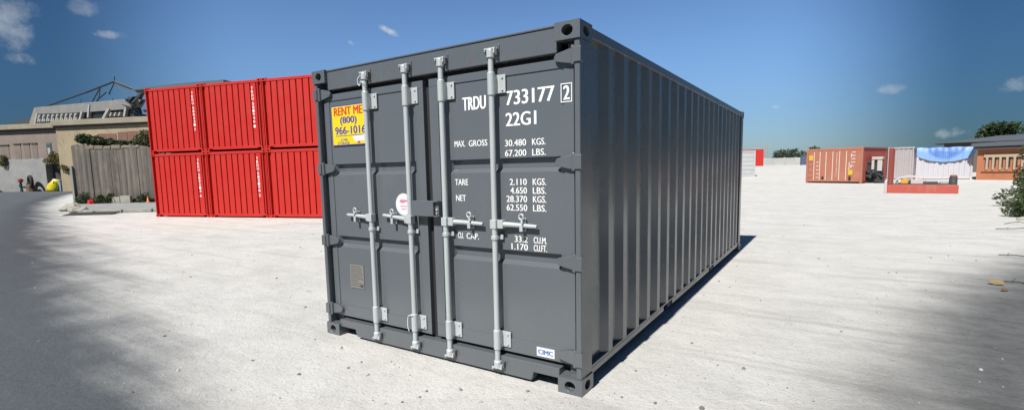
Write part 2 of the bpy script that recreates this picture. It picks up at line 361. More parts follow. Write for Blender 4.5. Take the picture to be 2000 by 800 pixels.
# ------------------------------------------------------------------ the grey container
CW, CL, CH = 2.839, 7.183, 2.591
def casting(x_out, y_out, z_out, sx, sy, sz, w=.19, l=.20, h=.118, mats=(greydark, holem), parent=None, off=(0, 0, 0)):
    """corner block; sx, sy, sz point outwards"""
    m = MB(); cx, cy, cz = x_out-sx*w/2, y_out-sy*l/2, z_out-sz*h/2
    m.holed((cx, y_out, cz), (1, 0, 0), (0, 0, 1), (0, -sy, 0), w, h, .042, .036, .05)
    m.holed((x_out, cy, cz), (0, 1, 0), (0, 0, 1), (-sx, 0, 0), l, h, .046, .034, .05)
    m.holed((cx, cy, z_out), (1, 0, 0), (0, 1, 0), (0, 0, -sz), w, l, .032, .055, .03)
    a, b = x_out-sx*w, x_out; c, d = y_out-sy*l, y_out; e, f = z_out-sz*h, z_out
    m.quad((a, c, e), (a, d, e), (a, d, f), (a, c, f)); m.quad((a, c, e), (b, c, e), (b, c, f), (a, c, f)); m.quad((a, c, e), (b, c, e), (b, d, e), (a, d, e))
    o = m.build('corner_casting', list(mats), parent, off)
    bm_fix(o); b_ = o.modifiers.new('bevel', 'BEVEL'); b_.width = .014; b_.segments = 3; b_.limit_method = 'ANGLE'; b_.angle_limit = R(50)
    return o
import bmesh
def bm_fix(o):
    b = bmesh.new(); b.from_mesh(o.data); bmesh.ops.remove_doubles(b, verts=b.verts, dist=1e-5); bmesh.ops.recalc_face_normals(b, faces=b.faces); b.to_mesh(o.data); b.free()
def corr_profile(a, b, outer, inner, pitch, first):
    """trapezoid corrugation along s from a to b; depth is `outer` on the ribs"""
    pts = [(a, inner)]; s = first; k = pitch/.278
    while s+.14*k < b:
        for ds, d in ((-.104*k, inner), (-.036*k, outer), (.036*k, outer), (.104*k, inner)):
            if a < s+ds < b: pts.append((s+ds, d))
        s += pitch
    pts.append((b, inner)); return pts
def corr_side(pts, back, z0, z1, side):
    """sheet along y whose ribs point to +x (side=1) or -x"""
    m = MB(); n = len(pts)
    for z in (z0, z1):
        m.v += [(d, s, z) for s, d in pts]+[(back, pts[-1][0], z), (back, pts[0][0], z)]
    k = n+2; m.f = [(i, (i+1) % k, k+(i+1) % k, k+i) for i in range(k)]+[tuple(range(k))[::-1], tuple(range(k, 2*k))]
    if side < 0: m.f = [f[::-1] for f in m.f]
    m.mi = [0]*len(m.f); return m
def corr_end(pts, back, z0, z1, flip=False):
    m = MB(); n = len(pts)
    for z in (z0, z1): m.v += [(s, d, z) for s, d in pts]+[(pts[-1][0], back, z), (pts[0][0], back, z)]
    k = n+2; m.f = [(i, (i+1) % k, k+(i+1) % k, k+i) for i in range(k)]+[tuple(range(k))[::-1], tuple(range(k, 2*k))]
    if flip: m.f = [f[::-1] for f in m.f]
    m.mi = [0]*len(m.f); return m

def shell(root, w, l, h, body, frame, off, ends, pitch=.325, first=.575, skip_front=False, pockets=(2.25, 4.85)):
    """frame, rails, walls and roof of a container; x from -w to 0, y from 0 to l"""
    for sx, xo in ((1, 0), (-1, -w)):
        for sy, yo in ((-1, 0), (1, l)):
            for sz, zo in ((1, h), (-1, 0)): casting(xo, yo, zo, sx, sy, sz, mats=(frame, holem), parent=root, off=off)
            m = MB(); a, b = sorted((xo, xo-sx*.045)); ya, yb = sorted((yo-sy*.012, yo-sy*.20)); i0, i1 = sorted((xo-sx*.008, xo-sx*.05))
            m.box(i0, i1, ya, yb, .117, h-.117)                     # outer leg of the post
            i2, i3 = sorted((xo-sx*.05, xo-sx*.14)); yc, yd = sorted((yo-sy*.10, yo-sy*.20)); m.box(i2, i3, yc, yd, .117, h-.117)
            m.build('corner_post', frame, root, off, bevel=.008)
        m = MB(); a, b = sorted((xo-sx*.006, xo-sx*.07)); m.box(a, b, .19, l-.19, h-.085, h-.012)
        m.build('top_rail', frame, root, off, bevel=.006)
        m = MB(); a, b = sorted((xo-sx*.016, xo-sx*.06)); ed = [.19]+[q for c in pockets for q in (c-.17, c+.17)]+[l-.19]
        for i in range(0, len(ed)-1, 2): m.box(a, b, ed[i], ed[i+1], .092, .141); m.box(min(xo-sx*.065, xo-sx*.09), max(xo-sx*.065, xo-sx*.09), ed[i], ed[i+1], .035, .14)
        a2, b2 = sorted((xo-sx*.014, xo-sx*.10)); m.box(a2, b2, .19, l-.19, .142, .165)
        m.build('bottom_rail', frame, root, off, bevel=.005)
        outer, inner = xo-sx*.014, xo-sx*.056
        pts = corr_profile(.19, l-.19, outer, inner, pitch, first)
        corr_side(pts, xo-sx*.09, .164, h-.084, sx).build('side_wall', body, root, off)
    MB().box(-w+.03, -.03, .1, l-.1, h-.035, h-.02).build('roof', body, root, off)
    m = MB().box(-w+.07, -.07, .14, l-.14, .125, .163)
    for c in [l*q/12+.2 for q in range(1, 11)]: m.box(-w+.07, -.07, c, c+.05, .035, .125)
    m.build('underframe', floorm, root, off)
    for sy, yo in ((-1, 0), (1, l)):
        if sy == -1 and skip_front: continue
        ou, inn = yo-sy*.028, yo-sy*.088; pts = [(-w+.13, inn), (-w+.165, inn), (-w+.185, ou)]; q = -w+.13+pitch*.83
        while q < -.25: pts += [(q-.028, ou), (q-.022, inn), (q+.016, inn), (q+.028, ou)]; q += pitch*.88
        pts += [(-.185, ou), (-.165, inn), (-.13, inn)]
        corr_end(pts, yo-sy*.11, .14, h-.115, sy > 0).build('end_wall', body, root, off)
        a, b = sorted((yo-sy*.012, yo-sy*.10)); MB().box(-w+.19, -.19, a, b, h-.13, h-.030).build('end_header', frame, root, off, bevel=.008)
        m = MB().prism([(-w+.19, .085), (-w+.32, .085), (-w+.39, .048), (-.39, .048), (-.32, .085), (-.19, .085), (-.19, .15), (-w+.19, .15)], 'y', a, b)
        m.build('end_sill', frame, root, off, bevel=.005)

OFF = (CW/2, 0, 0)
box = thing('shipping_container', 'large dark grey shipping container with galvanised lock rods, doors facing the viewer', 'container', (-CW/2, 0, 0))
shell(box, CW, CL, CH, grey, greydark, OFF, None, skip_front=True, pockets=(2.25, 4.55))
# header above the doors and sill below them
m = MB().box(-CW+.19, -.19, .030, .12, 2.402, 2.572); m.box(-CW+.19, -.19, .022, .12, 2.572, 2.588)
m.build('door_header', greydark, box, OFF, bevel=.006)
m = MB().prism([(-CW+.19, .092), (-2.43, .092), (-2.41, .024), (-.43, .024), (-.41, .092), (-.19, .092), (-.19, .165), (-CW+.19, .165)], 'y', .022, .12)
m.build('door_sill', greydark, box, OFF, bevel=.005)
MB().box(-CW+.05, -.05, .106, .1275, .166, 2.401).build('door_gasket', gasket, box, OFF)

YD, YP = .062, .070     # frame face and sheet face of a door
def make_door(x0, x1, gx0, gx1, ends):
    """door leaf with a proud frame and two horizontal grooves from gx0 to gx1"""
    z0, z1 = .197, 2.368; m = MB(); gr = [(.893, 1.003), (1.597, 1.703)]
    zb = [z0]+[q for r in gr for q in r]+[z1]
    for i in range(len(zb)-1):
        a, b = zb[i], zb[i+1]
        if i % 2 == 0: m.quad((x0, YP, a), (x1, YP, a), (x1, YP, b), (x0, YP, b)); continue
        if gx0 > x0: m.quad((x0, YP, a), (gx0, YP, a), (gx0, YP, b), (x0, YP, b))
        if gx1 < x1: m.quad((gx1, YP, a), (x1, YP, a), (x1, YP, b), (gx1, YP, b))
        dp = YP+.0345; ia, ib, ix0, ix1 = a+.030, b-.006, gx0+.018, gx1-.018
        O = [(gx0, YP, a), (gx1, YP, a), (gx1, YP, b), (gx0, YP, b)]; I = [(ix0, dp, ia), (ix1, dp, ia), (ix1, dp, ib), (ix0, dp, ib)]
        m.add(O+I, [(0, 1, 5, 4), (1, 2, 6, 5), (2, 3, 7, 6), (3, 0, 4, 7), (4, 5, 6, 7)])
    yb = YP+.05
    for a, b, c, d in (((x0, YP, z0), (x0, YP, z1), (x0, yb, z1), (x0, yb, z0)), ((x1, YP, z1), (x1, YP, z0), (x1, yb, z0), (x1, yb, z1)),
                       ((x0, YP, z1), (x1, YP, z1), (x1, yb, z1), (x0, yb, z1)), ((x0, YP, z0), (x0, yb, z0), (x1, yb, z0), (x1, YP, z0)),
                       ((x0, yb, z0), (x0, yb, z1), (x1, yb, z1), (x1, yb, z0))): m.quad(a, b, c, d)
    d = m.build('door', grey, box, OFF)
    f = MB()
    f.box(x0, x1, YD, YP+.002, 2.305, z1+.001); f.box(x0, x1, YD, YP+.002, z0-.001, .305)
    (f.box(x0, x0+.075, YD, YP+.002, .305, 2.305) if ends == 'l' else f.box(x1-.075, x1, YD, YP+.002, .305, 2.305))
    (f.box(x1-.095, x1, YD, YP+.002, .305, 2.305) if ends == 'l' else f.box(x0, x0+.095, YD, YP+.002, .305, 2.305))
    f.build('door_frame', grey, d, (OFF[0], 0, 0), bevel=.003)
    return d
dl = make_door(-2.762, -1.462, -2.655, -1.575, 'l'); dr = make_door(-1.395, -.077, -1.20, -.186, 'r')

def hinge(z, side):
    s = 1 if side == 'r' else -1; X = (lambda x: x) if s > 0 else (lambda x: -CW-x)
    m = MB(); y0, y1 = .012, .032
    pts = [(X(-.048), z-.05), (X(-.048), z+.05), (X(-.10), z+.048), (X(-.20), z+.026), (X(-.215), z+.0), (X(-.20), z-.026), (X(-.10), z-.048)]
    m.prism(pts, 'y', y1, y1+.022)
    m.prism([(X(-.10), z+.03), (X(-.205), z+.012), (X(-.205), z-.012), (X(-.10), z-.03)], 'y', y1+.002, YD)
    a, b = sorted((X(-.052), X(.003))); m.box(a, b, .0, .05, z-.05, z+.05)
    bx = X(-.062); m.tube([(bx, .026, z-.062), (bx, .026, z+.062)], .017, 10)
    o = m.build('hinge', greydark, dr if s > 0 else dl, OFF, bevel=.004); bm_fix(o)
for z in (2.375-.005, 1.66, .955, .262): hinge(z, 'r'); hinge(z, 'l')

def rod(x, side, seed):
    s = 1 if side == 'r' else -1; m = MB(); yr = .010
    m.tube([(x, yr, .10), (x, yr, 2.47)], .0218, 16)
    r = m.build('locking_rod', galv, box, OFF, smooth=True)
    r.modifiers.new('e', 'EDGE_SPLIT').split_angle = R(50)
    rn = random.Random(seed)
    for zc, dz in ((2.47, 1), (.10, -1)):       # cams gripping the keepers on header and sill
        k = MB(); z = zc
        k.lathe([(.029, -.035), (.032, -.03), (.032, .02), (.026, .03)], (x, yr, z), 14)
        k.box(x-.046, x+.050, yr-.022, yr+.012, z+dz*.03-.006, z+dz*.03+.006)
        k.box(x-.046, x-.036, yr-.020, yr+.020, z+dz*.03-.018, z+dz*.03+.008)
        k.box(x+.036, x+.050, yr-.024, yr+.020, z+dz*.015-.020, z+dz*.015+.018)
        k.build('cam', galv, r, OFF, bevel=.003)
        k = MB(); k.box(x-.05, x+.068, .0215, .030, z+dz*.03-.032, z+dz*.03+.030); k.box(x+.052, x+.066, -.008, .0215, z-.022, z+.028); k.box(x-.05, x-.038, -.004, .0215, z-.025+dz*.02, z+.015+dz*.02)
        k.build('keeper', greydark, r, OFF, bevel=.003)
    for z0, z1 in ((2.165, 2.335), (.215, .375)):   # guide sleeves bolted to the door
        k = MB(); k.lathe([(.027, z0), (.0295, z0+.006), (.0295, z1-.006), (.027, z1)], (x, yr, 0), 16)
        k.box(x-.026, x+.026, yr, YD, z0+.015, z1-.015)
        k.box(x+.024, x+.098, YD-.012, YD-.001, z0+.018, z1-.018)
        for bz in (z0+.04, z1-.04):
            k.tube([(x+.072, YD-.022, bz), (x+.072, YD-.010, bz)], .009, 6)
        k.build('guide_bracket', galv, r, OFF, bevel=.003)
    k = MB(); k.lathe([(.030, 1.085), (.030, 1.115)], (x, yr, 0), 14); k.box(x-.02, x+.02, yr, YD, 1.087, 1.113); k.box(x+.02, x+.050, YD-.016, YD-.001, 1.084, 1.120)
    k.build('clamp', galv, r, OFF, bevel=.003)
    k = MB(); L = .36; z = 1.205                       # handle, hub, catch
    k.box(x-.027, x+.027, yr-.027, yr+.027, z-.034, z+.034); a, b = sorted((x+s*.02, x+s*.075)); k.box(a, b, yr-.004, yr+.040, z-.032, z+.032)
    dz = rn.uniform(-.012, .008) if s > 0 else rn.uniform(.012, .026)
    hy = .036; P = [(x+s*.05, hy-.008, z), (x+s*.16, hy, z+dz*.3), (x+s*.27, hy, z+dz*.7), (x+s*L, hy-.003, z+dz)]
    k.tube(P, [.022, .019, .017, .014], 8)
    k.build('handle', galv, r, OFF, bevel=.003)
    k = MB(); cx = x+s*.235
    k.box(cx-.020, cx+.020, YD-.008, YD-.001, z-.050, z+.050); k.box(cx-.014, cx+.014, hy-.020, YD-.008, z-.048, z-.028)
    k.box(cx-.014, cx+.014, hy-.026, hy-.016, z-.048, z+.004)
    k.tube([(cx, YD-.010, z+.034), (cx, hy+.004, z+.040), (cx+s*.006, hy-.022, z+.030), (cx+s*.010, hy-.024, z+.010)], .009, 8)
    R_ = .020; k.tube([(cx+R_*math.cos(q*math.pi/5), hy-.018, z+.062+R_*math.sin(q*math.pi/5)) for q in range(11)], .007, 6)
    k.build('handle_catch', galv, r, OFF, bevel=.004)
    return r
rods = [rod(-2.106, 'l', 1), rod(-1.612, 'l', 2), rod(-1.216, 'r', 3), rod(-.727, 'r', 4)]
# wire seals hanging on two of the rods
for rr, pts in ((rods[0], [(-2.12, -.025, 2.47), (-2.145, -.035, 2.44), (-2.145, -.03, 2.40), (-2.125, -.03, 2.385), (-2.11, -.03, 2.42), (-2.08, -.03, 2.40)]),
                (rods[1], [(-1.60, -.03, .375), (-1.625, -.035, .37), (-1.655, -.03, .345), (-1.66, -.03, .26), (-1.65, -.025, .22)])):
    m = MB(); m.tube([tuple(q) for q in catmull(pts, 5)], .003, 6); m.build('seal_wire', white, rr, OFF)

# lock box over the gap
m = MB().box(-1.575, -1.330, -.012, YD-.001, 1.242, 1.372); m.box(-1.329, -1.292, .015, YD-.001, 1.242, 1.372, 0)
m.box(-1.331, -1.288, -.0135, .03, 1.362, 1.3735); m.box(-1.331, -1.288, -.0135, .03, 1.2405, 1.250)
lb = m.build('lock_box', grey, box, OFF, bevel=.005)
m = MB().tube([(-1.310, .008, 1.300), (-1.310, .018, 1.300)], .010, 10); m.tube([(-1.317, .011, 1.275), (-1.310, .007, 1.262), (-1.303, .011, 1.275)], .004, 6); m.build('lock_cylinder', galv, lb, OFF)
# round white sticker, warning sticker, data plate, maker's label
m = MB(); n = 40; cx, cz = -1.745, 1.33; y = YP-.0015
m.add([(cx+.098*math.cos(2*math.pi*k/n), y, cz+.098*math.sin(2*math.pi*k/n)) for k in range(n)], [tuple(range(n))], 0)
st = m.build('round_sticker', whitev, dl, OFF)
m = MB().prism([(cx-.055, cz+.026), (cx-.03, cz+.045), (cx+.045, cz+.04), (cx+.055, cz+.03), (cx+.01, cz+.018), (cx-.02, cz+.01)], 'y', y-.0012, y-.0008)
m.box(cx-.04, cx+.035, y-.0012, y-.0008, cz-.02, cz-.012); m.box(cx-.03, cx+.03, y-.0012, y-.0008, cz-.045, cz-.038)
m.build('sticker_print', pinkv, st, OFF)
y = YP-.0105; x0, x1, z0, z1 = -2.655, -2.158, 1.876, 2.253
m = MB().box(x0, x1, y, YP-.0012, z0, z1, 0); m.box(x0+.008, x1-.008, y-.0012, y, z0+.009, z1-.009, 1)
st = m.build('rental_sticker', [bluev, yellow], dl, OFF)
yt = y-.0022; m = MB()
put_text(m, 'RENT ME', x0+.040, x1-.050, 2.160, 2.234, yt, .07); m.build('lettering', redv, st, OFF)
m = MB(); put_text(m, '(800)', x0+.125, x1-.135, 2.065, 2.145, yt, .06); put_text(m, '966-1016', x0+.045, x1-.020, 1.982, 2.054, yt, .06)
m.box(x0+.05, x1-.05, yt-.0002, yt, 1.966, 1.971); put_text(m, 'A MIA', x0+.12, x0+.225, 1.918, 1.943, yt, .02); put_text(m, 'STORAGE', x0+.075, x0+.245, 1.888, 1.912, yt, .03)
m.build('lettering', bluev, st, OFF)
m = MB().prism([(x0+.29, 1.958), (x0+.46, 1.966), (x0+.46, 1.912), (x0+.33, 1.906), (x0+.31, 1.93)], 'y', yt-.0003, yt, 0)
m.box(x0+.36, x0+.395, yt-.0006, yt-.0003, 1.893, 1.910, 1); m.build('picture', [whitev, redv], st, OFF)
m = MB().box(-2.515, -2.318, YP-.006, YP-.0005, .498, .728)
pl = m.build('data_plate', plate, dl, OFF); m = MB(); rn = random.Random(5)
for k in range(9):
    zz = .715-k*.0235; m.box(-2.505, -2.505+rn.uniform(.10, .18), YP-.0072, YP-.0062, zz-.008, zz)
m.box(-2.37, -2.33, YP-.0072, YP-.0062, .51, .545); m.build('plate_print', platedk, pl, OFF)
m = MB().box(-.400, -.248, YD-.0025, YD-.0005, .213, .282); st = m.build('maker_label', whitev, dr, OFF)
m = MB(); put_text(m, 'CIMC', -.388, -.260, .230, .266, YD-.0035, .07); m.build('lettering', plain('blue_logo', (.03, .13, .42), .5), st, OFF)
# white stencilled lettering on the right door
y = YP-.0015; tb = lambda *a, b=.02: put_text(LT, *a, y, b)
for a in (('TRDU', -1.052, -.822, 2.085, 2.186), ('733177', -.640, -.228, 2.092, 2.196), ('22G1', -.645, -.378, 1.938, 2.036)): put_text(MB(), *a, y, .05).build('identification_lettering', white, dr, OFF)
LT = MB(); y2 = YD-.0015; put_text(LT, '2', -.158, -.106, 2.088, 2.183, y2, .05)
for a in ((-.176, -.090, 2.071, 2.077), (-.176, -.090, 2.193, 2.199), (-.176, -.170, 2.077, 2.193), (-.096, -.090, 2.077, 2.193)): LT.box(a[0], a[1], y2-.0003, y2, a[2], a[3])
LT.build('check_digit', white, dr, OFF)
def line(*items):
    for s_, a, b, z0, z1 in items: put_text(MB(), s_, a, b, z0, z1, y, .030).build('weight_lettering', white, dr, OFF)
n_ = lambda s_, z, a: (s_, a, -.468, z, z+.048); u_ = lambda s_, z: (s_, -.418, -.305, z, z+.048); h_ = lambda s_, a, b, z: (s_, a, b, z, z+.048)
line(h_('MAX.', -1.145, -1.035, 1.806), h_('GROSS', -1.000, -.818, 1.804), n_('30.480', 1.790, -.655), u_('KGS.', 1.790))
line(n_('67.200', 1.715, -.657), u_('LBS.', 1.715))
line(h_('TARE', -1.152, -1.018, 1.500), n_('2.110', 1.500, -.620), u_('KGS.', 1.500))
line(n_('4.650', 1.436, -.615), u_('LBS.', 1.436))
line(h_('NET', -1.147, -1.045, 1.372), n_('28.370', 1.372, -.652), u_('KGS.', 1.372))
line(n_('62.550', 1.307, -.652), u_('LBS.', 1.307))
line(h_('CU.', -1.140, -1.080, 1.066), h_('CAP.', -1.05, -.925, 1.066), n_('33.2', 1.069, -.585), u_('CU.M.', 1.069))
line(n_('1.170', 1.010, -.615), u_('CU.FT.', 1.010))

# ------------------------------------------------------------------ stack of six red containers
RW, RL, RH = 2.84, 7.1, 2.556
rp = Vector((-21.64, 5.803, 0)); ra = R(16.457); rd_ = Vector((math.cos(ra), math.sin(ra), 0))
codes = ['TRDU5892146', 'TRDU5804317', 'TRDU5831902', 'TRDU5819461', 'TRDU5877205', 'TRDU5860028']
lab = ['red shipping container at the lower left of the six-container stack, beside the weathered board wall', 'red shipping container at the upper left of the stack, below the flat blue-grey roof',
       'red shipping container in the middle of the bottom row of the stack', 'red shipping container in the middle of the top row of the stack',
       'red shipping container at bottom right of the stack, partly behind the grey container', 'red shipping container at top right of the stack, partly behind the grey container']
roff = (RW/2, 0, 0); proto = None; k = 0
def vcode(root, code):
    m = MB(); z = 2.28
    for i, ch in enumerate(code):
        if i in (4, 10): z -= .05
        put_text(m, ch, -.490, -.400, z-.098, z, .0262, .05); z -= .128
    m.build('lettering', white, root, roff)
for colm in range(3):
    for lev in range(2):
        c = rp + rd_*(2.85*colm+RW/2+.0)
        loc = (c.x, c.y, lev*(RH+.002))
        if proto is None:
            proto = thing('shipping_container', lab[0], 'container', loc, ra, 'red containers stacked two high')
            shell(proto, RW, RL, RH, red, red, roff, None, pitch=.312, pockets=(2.4, 4.7)); root = proto
        else:
            root = copy_tree(proto, None, ('lettering',)); root.location = loc; root['label'] = lab[k]
        if colm < 2: vcode(root, codes[k])
        k += 1

# ------------------------------------------------------------------ foliage helpers
def leaves(clumps, n, size, seed, flat=.0):
    rn = random.Random(seed); V = []; F = []
    wts = [c[3]*c[4]*c[5] for c in clumps]
    for _ in range(n):
        c = rn.choices(clumps, wts)[0]
        while 1:
            d = Vector((rn.uniform(-1, 1), rn.uniform(-1, 1), rn.uniform(-1, 1)))
            if .05 < d.length < 1: break
        d *= (rn.uniform(.55, 1.06)/d.length) if rn.random() < .75 else 1
        q = Vector((c[0]+d.x*c[3], c[1]+d.y*c[4], c[2]+d.z*c[5]))
        a = Vector((rn.gauss(0, 1), rn.gauss(0, 1), rn.gauss(0, .7))).normalized(); b = a.orthogonal().normalized()
        b = (b*math.cos(rn.uniform(0, 6.3))+a.cross(b)*math.sin(rn.uniform(0, 6.3))).normalized(); s = size*rn.uniform(.6, 1.35)
        i = len(V); V += [q-a*s, q+b*s*.42, q+a*s, q-b*s*.42]; F.append((i, i+1, i+2, i+3))
    m = MB(); m.v = [tuple(v) for v in V]; m.f = F; m.mi = [0]*len(F); return m
def plantlike(name, label, cat, loc, clumps, n, size, mat, seed, trunk=None, group=None, crown='crown'):
    t_ = thing(name, label, cat, loc, 0, group)
    leaves(clumps, n, size, seed).build(crown, mat, t_)
    m = MB(); rn = random.Random(seed+99)
    if trunk:
        h_, r_ = trunk; m.tube([(0, 0, -.05), (rn.uniform(-.1, .1)*h_*.3, 0, h_*.5), (0, rn.uniform(-.1, .1)*h_*.3, h_)], [r_, r_*.8, r_*.55], 8)
        base = Vector((0, 0, h_*.7))
    else: base = Vector((0, 0, 0)); r_ = .03
    for c in clumps[:8]:
        e = Vector(c[:3]); m.tube([tuple(base), tuple(base.lerp(e, .5)+Vector((rn.uniform(-.1, .1), rn.uniform(-.1, .1), .1))*(e-base).length), tuple(e)], [r_*.5, r_*.35, r_*.15], 6)
    m.build('trunk' if trunk else 'stem', bark, t_)
    return t_
def rclumps(seed, n, R_, H0, H1, rc):
    rn = random.Random(seed); o = []
    for _ in range(n):
        a = rn.uniform(0, 6.283); q = R_*math.sqrt(rn.random()); z = rn.uniform(H0, H1); f = rc*rn.uniform(.6, 1.25)
        o.append((q*math.cos(a), q*math.sin(a), z, f, f, f*rn.uniform(.6, .9)))
    return o

# ------------------------------------------------------------------ left: derelict building
ba = R(22.912); bloc = (-95.607, 15.665, 0)
bld = thing('derelict_building', 'long derelict building with tan cornice, collapsed roof and dark doorway at far left', 'building', bloc, ba)
m = MB().box(-30, 13.2, 0, 9, 4.42, 8.35); m.build('wall', pinkwall, bld)
m = MB().box(-30, 8.3, -.06, 9, 0, 4.42); m.box(8.3, 12.2, -.06, 9, 3.62, 4.42); m.box(12.0, 13.2, -.06, 9, 0, 3.62); m.build('lower_wall', greywash, bld)
MB().box(8.3, 12.0, .8, .9, 0, 3.62).build('door', doordark, bld)
m = MB().box(13.2, 30, -2, 9, 0, 8.35); m.build('block_wall', tanwall, bld)
m = MB()
for a in (19.5, 21.0, 22.6, 24.0, 25.3): m.box(a, a+1.35, -2.05, -1.9, 5.4+random.uniform(0, .6), 7.4+random.uniform(-.3, .2))
m.build('exposed_brick', brickred, bld)
MB().box(-30.5, 13.1, -.55, 9.3, 8.36, 9.02).build('cornice', cornicem, bld, bevel=.05)
MB().box(13.1, 30.5, -2.5, 9.3, 8.355, 9.025).build('cornice', cornicem, bld, bevel=.05)
MB().box(-30, 13.1, -.20, .05, 8.13, 8.358).build('cornice_shade_strip', plain('dark_lintel_and_shade', (.11, .085, .075), .8), bld)  # brown strip standing in for the shade under the cornice
MB().box(13.1, 28, -2.25, -1.95, 8.12, 8.352).build('cornice_shade_strip', MATS['dark_lintel_and_shade'], bld)
for a, b, c, d in ((-2.6, -1.2, 4.4, 6.3), (1.0, 2.5, 4.5, 6.3), (3.45, 4.5, 4.45, 6.4), (5.0, 6.0, 4.45, 6.4), (6.4, 7.25, 4.45, 6.4), (-6, -4.6, 4.45, 6.4)):
    w = MB().box(a, b, -.04, .02, c, d).build('window', bricked, bld)
    MB().box(a-.1, b+.1, -.14, .02, d, d+.14).build('lintel', MATS['dark_lintel_and_shade'], w)
w = MB().box(8.8, 9.65, -.045, .02, 4.9, 6.5).build('window', plain('dim_pane', (.09, .11, .11), .3), bld); MB().box(8.85, 9.6, -.07, -.045, 6.2, 6.5).build('awning', plain('green_awning', (.06, .2, .1), .6), w); MB().box(8.98, 9.4, -.065, -.045, 4.95, 5.8).build('pane', framewhite, w)
w = MB().box(11.4, 12.9, -.045, .02, 4.9, 6.35).build('window', MATS['dim_pane'], bld); MB().box(12.1, 12.85, -.09, -.045, 4.95, 6.3).build('shutter', framewhite, w)
# roof pieces
m = MB().prism([(-30, 9.02), (-30, 9.1), (-2.9, 9.62), (0, 10.2), (2.9, 10.5), (4.2, 10.6), (23, 10.0), (23, 9.02)], 'y', 3.6, 9); m.build('roof', darkroof, bld)
m = MB().prism([(2.9, 9.05), (2.9, 9.7), (4.0, 11.6), (4.5, 11.62), (4.9, 9.05)], 'y', 2.6, 3.3); m.build('parapet_end', cornicem, bld)
m = MB().prism([(4.3, 10.7), (4.5, 11.62), (21.0, 12.15), (21.9, 12.0), (21.0, 11.0), (20.2, 10.8), (12, 10.62)], 'y', 2.4, 3.2); m.build('parapet', metalgrey, bld)
m = MB().prism([(4.0, 9.05), (4.4, 10.72), (20.2, 10.82), (21, 10.9), (21.3, 9.05)], 'y', 2.7, 3.1); m.build('clerestory', darkglass, bld)
m = MB(); rn = random.Random(3)
def bar(m, x, z, x2, z2, w=.12, y0=2.3, y1=2.7): m.prism([(x, z), (x+w, z), (x2+w, z2), (x2, z2)], 'y', y0, y1)
for a in [4.6+i*.76 for i in range(9)]:
    bar(m, a, 9.6, a+.35, 10.55, .22); bar(m, a+.3, 10.2, a+.6, 10.55, .16)
    bar(m, a+.35, 9.6, a+.45, 10.0, .2)
bar(m, 11.4, 9.3, 12.1, 10.75, .3); bar(m, 3.9, 9.2, 4.6, 10.8, .25); bar(m, 13.0, 9.9, 13.4, 11.6, .25); bar(m, 15.4, 9.7, 16.4, 10.95, .4); bar(m, 18.8, 9.8, 19.2, 10.9, .3)
for a in (16.6, 17.3, 18.0): bar(m, a, 9.9, a+.3, 10.4, .22)
m.build('clerestory_frame', framewhite, bld)
m = MB(); yb = 3.4
def bm_(a, b, r): m.tube([(a[0], yb, a[1]), (b[0], yb, b[1])], r, 6)
for a, b, r in (((4.6, 11.75), (12, 13.45), .10), ((12, 13.45), (16.85, 14.7), .12), ((16.85, 14.7), (19.8, 13.5), .13), ((19.8, 13.5), (22.6, 13.0), .12), ((16.85, 14.7), (16.95, 15.35), .06),
    ((14.43, 14.0), (12.5, 11.7), .07), ((14.4, 13.95), (14.1, 12.65), .06), ((14.1, 12.7), (13.2, 11.7), .09), ((16.8, 14.5), (15.9, 13.3), .07), ((15.3, 13.3), (13.97, 12.5), .08),
    ((16.95, 14.5), (18.87, 12.5), .06), ((17.0, 14.4), (21.2, 12.9), .07), ((18.87, 12.5), (18.9, 12.1), .09), ((15.9, 13.3), (15.8, 13.0), .10), ((16.3, 12.4), (16.1, 11.9), .06), ((19.7, 12.9), (20.4, 12.2), .09), ((20.3, 12.8), (20.6, 12.3), .08), ((11.2, 12.6), (10.6, 11.7), .025)): bm_(a, b, r)
m.build('roof_truss', steel, bld)
m = MB().prism([(19.9, 13.3), (20.1, 13.5), (27.3, 13.85), (34, 14.0), (34, 13.55), (27.3, 13.4), (20.4, 13.3)], 'y', 3.0, 9.5); m.build('flat_roof', roofblue, bld)
m = MB().prism([(20.3, 13.0), (20.2, 13.28), (27.3, 13.38), (34, 13.5), (34, 12.9), (24, 12.75)], 'y', 3.3, 9.2); m.build('roof_beam', cornicem, bld)
m = MB()
for i in range(16):
    x, z = rn.uniform(19.9, 22.6), rn.uniform(9.2, 12.1); bar(m, x, z, x+rn.uniform(-.8, .8), z+rn.uniform(-.7, .7), rn.uniform(.1, .35), 1.8, 2.3)
m.build('roof_debris', [steel, framewhite], bld)
def bl(u, v=0, z=0): return (bloc[0]+math.cos(ba)*u-math.sin(ba)*v, bloc[1]+math.sin(ba)*u+math.cos(ba)*v, z)
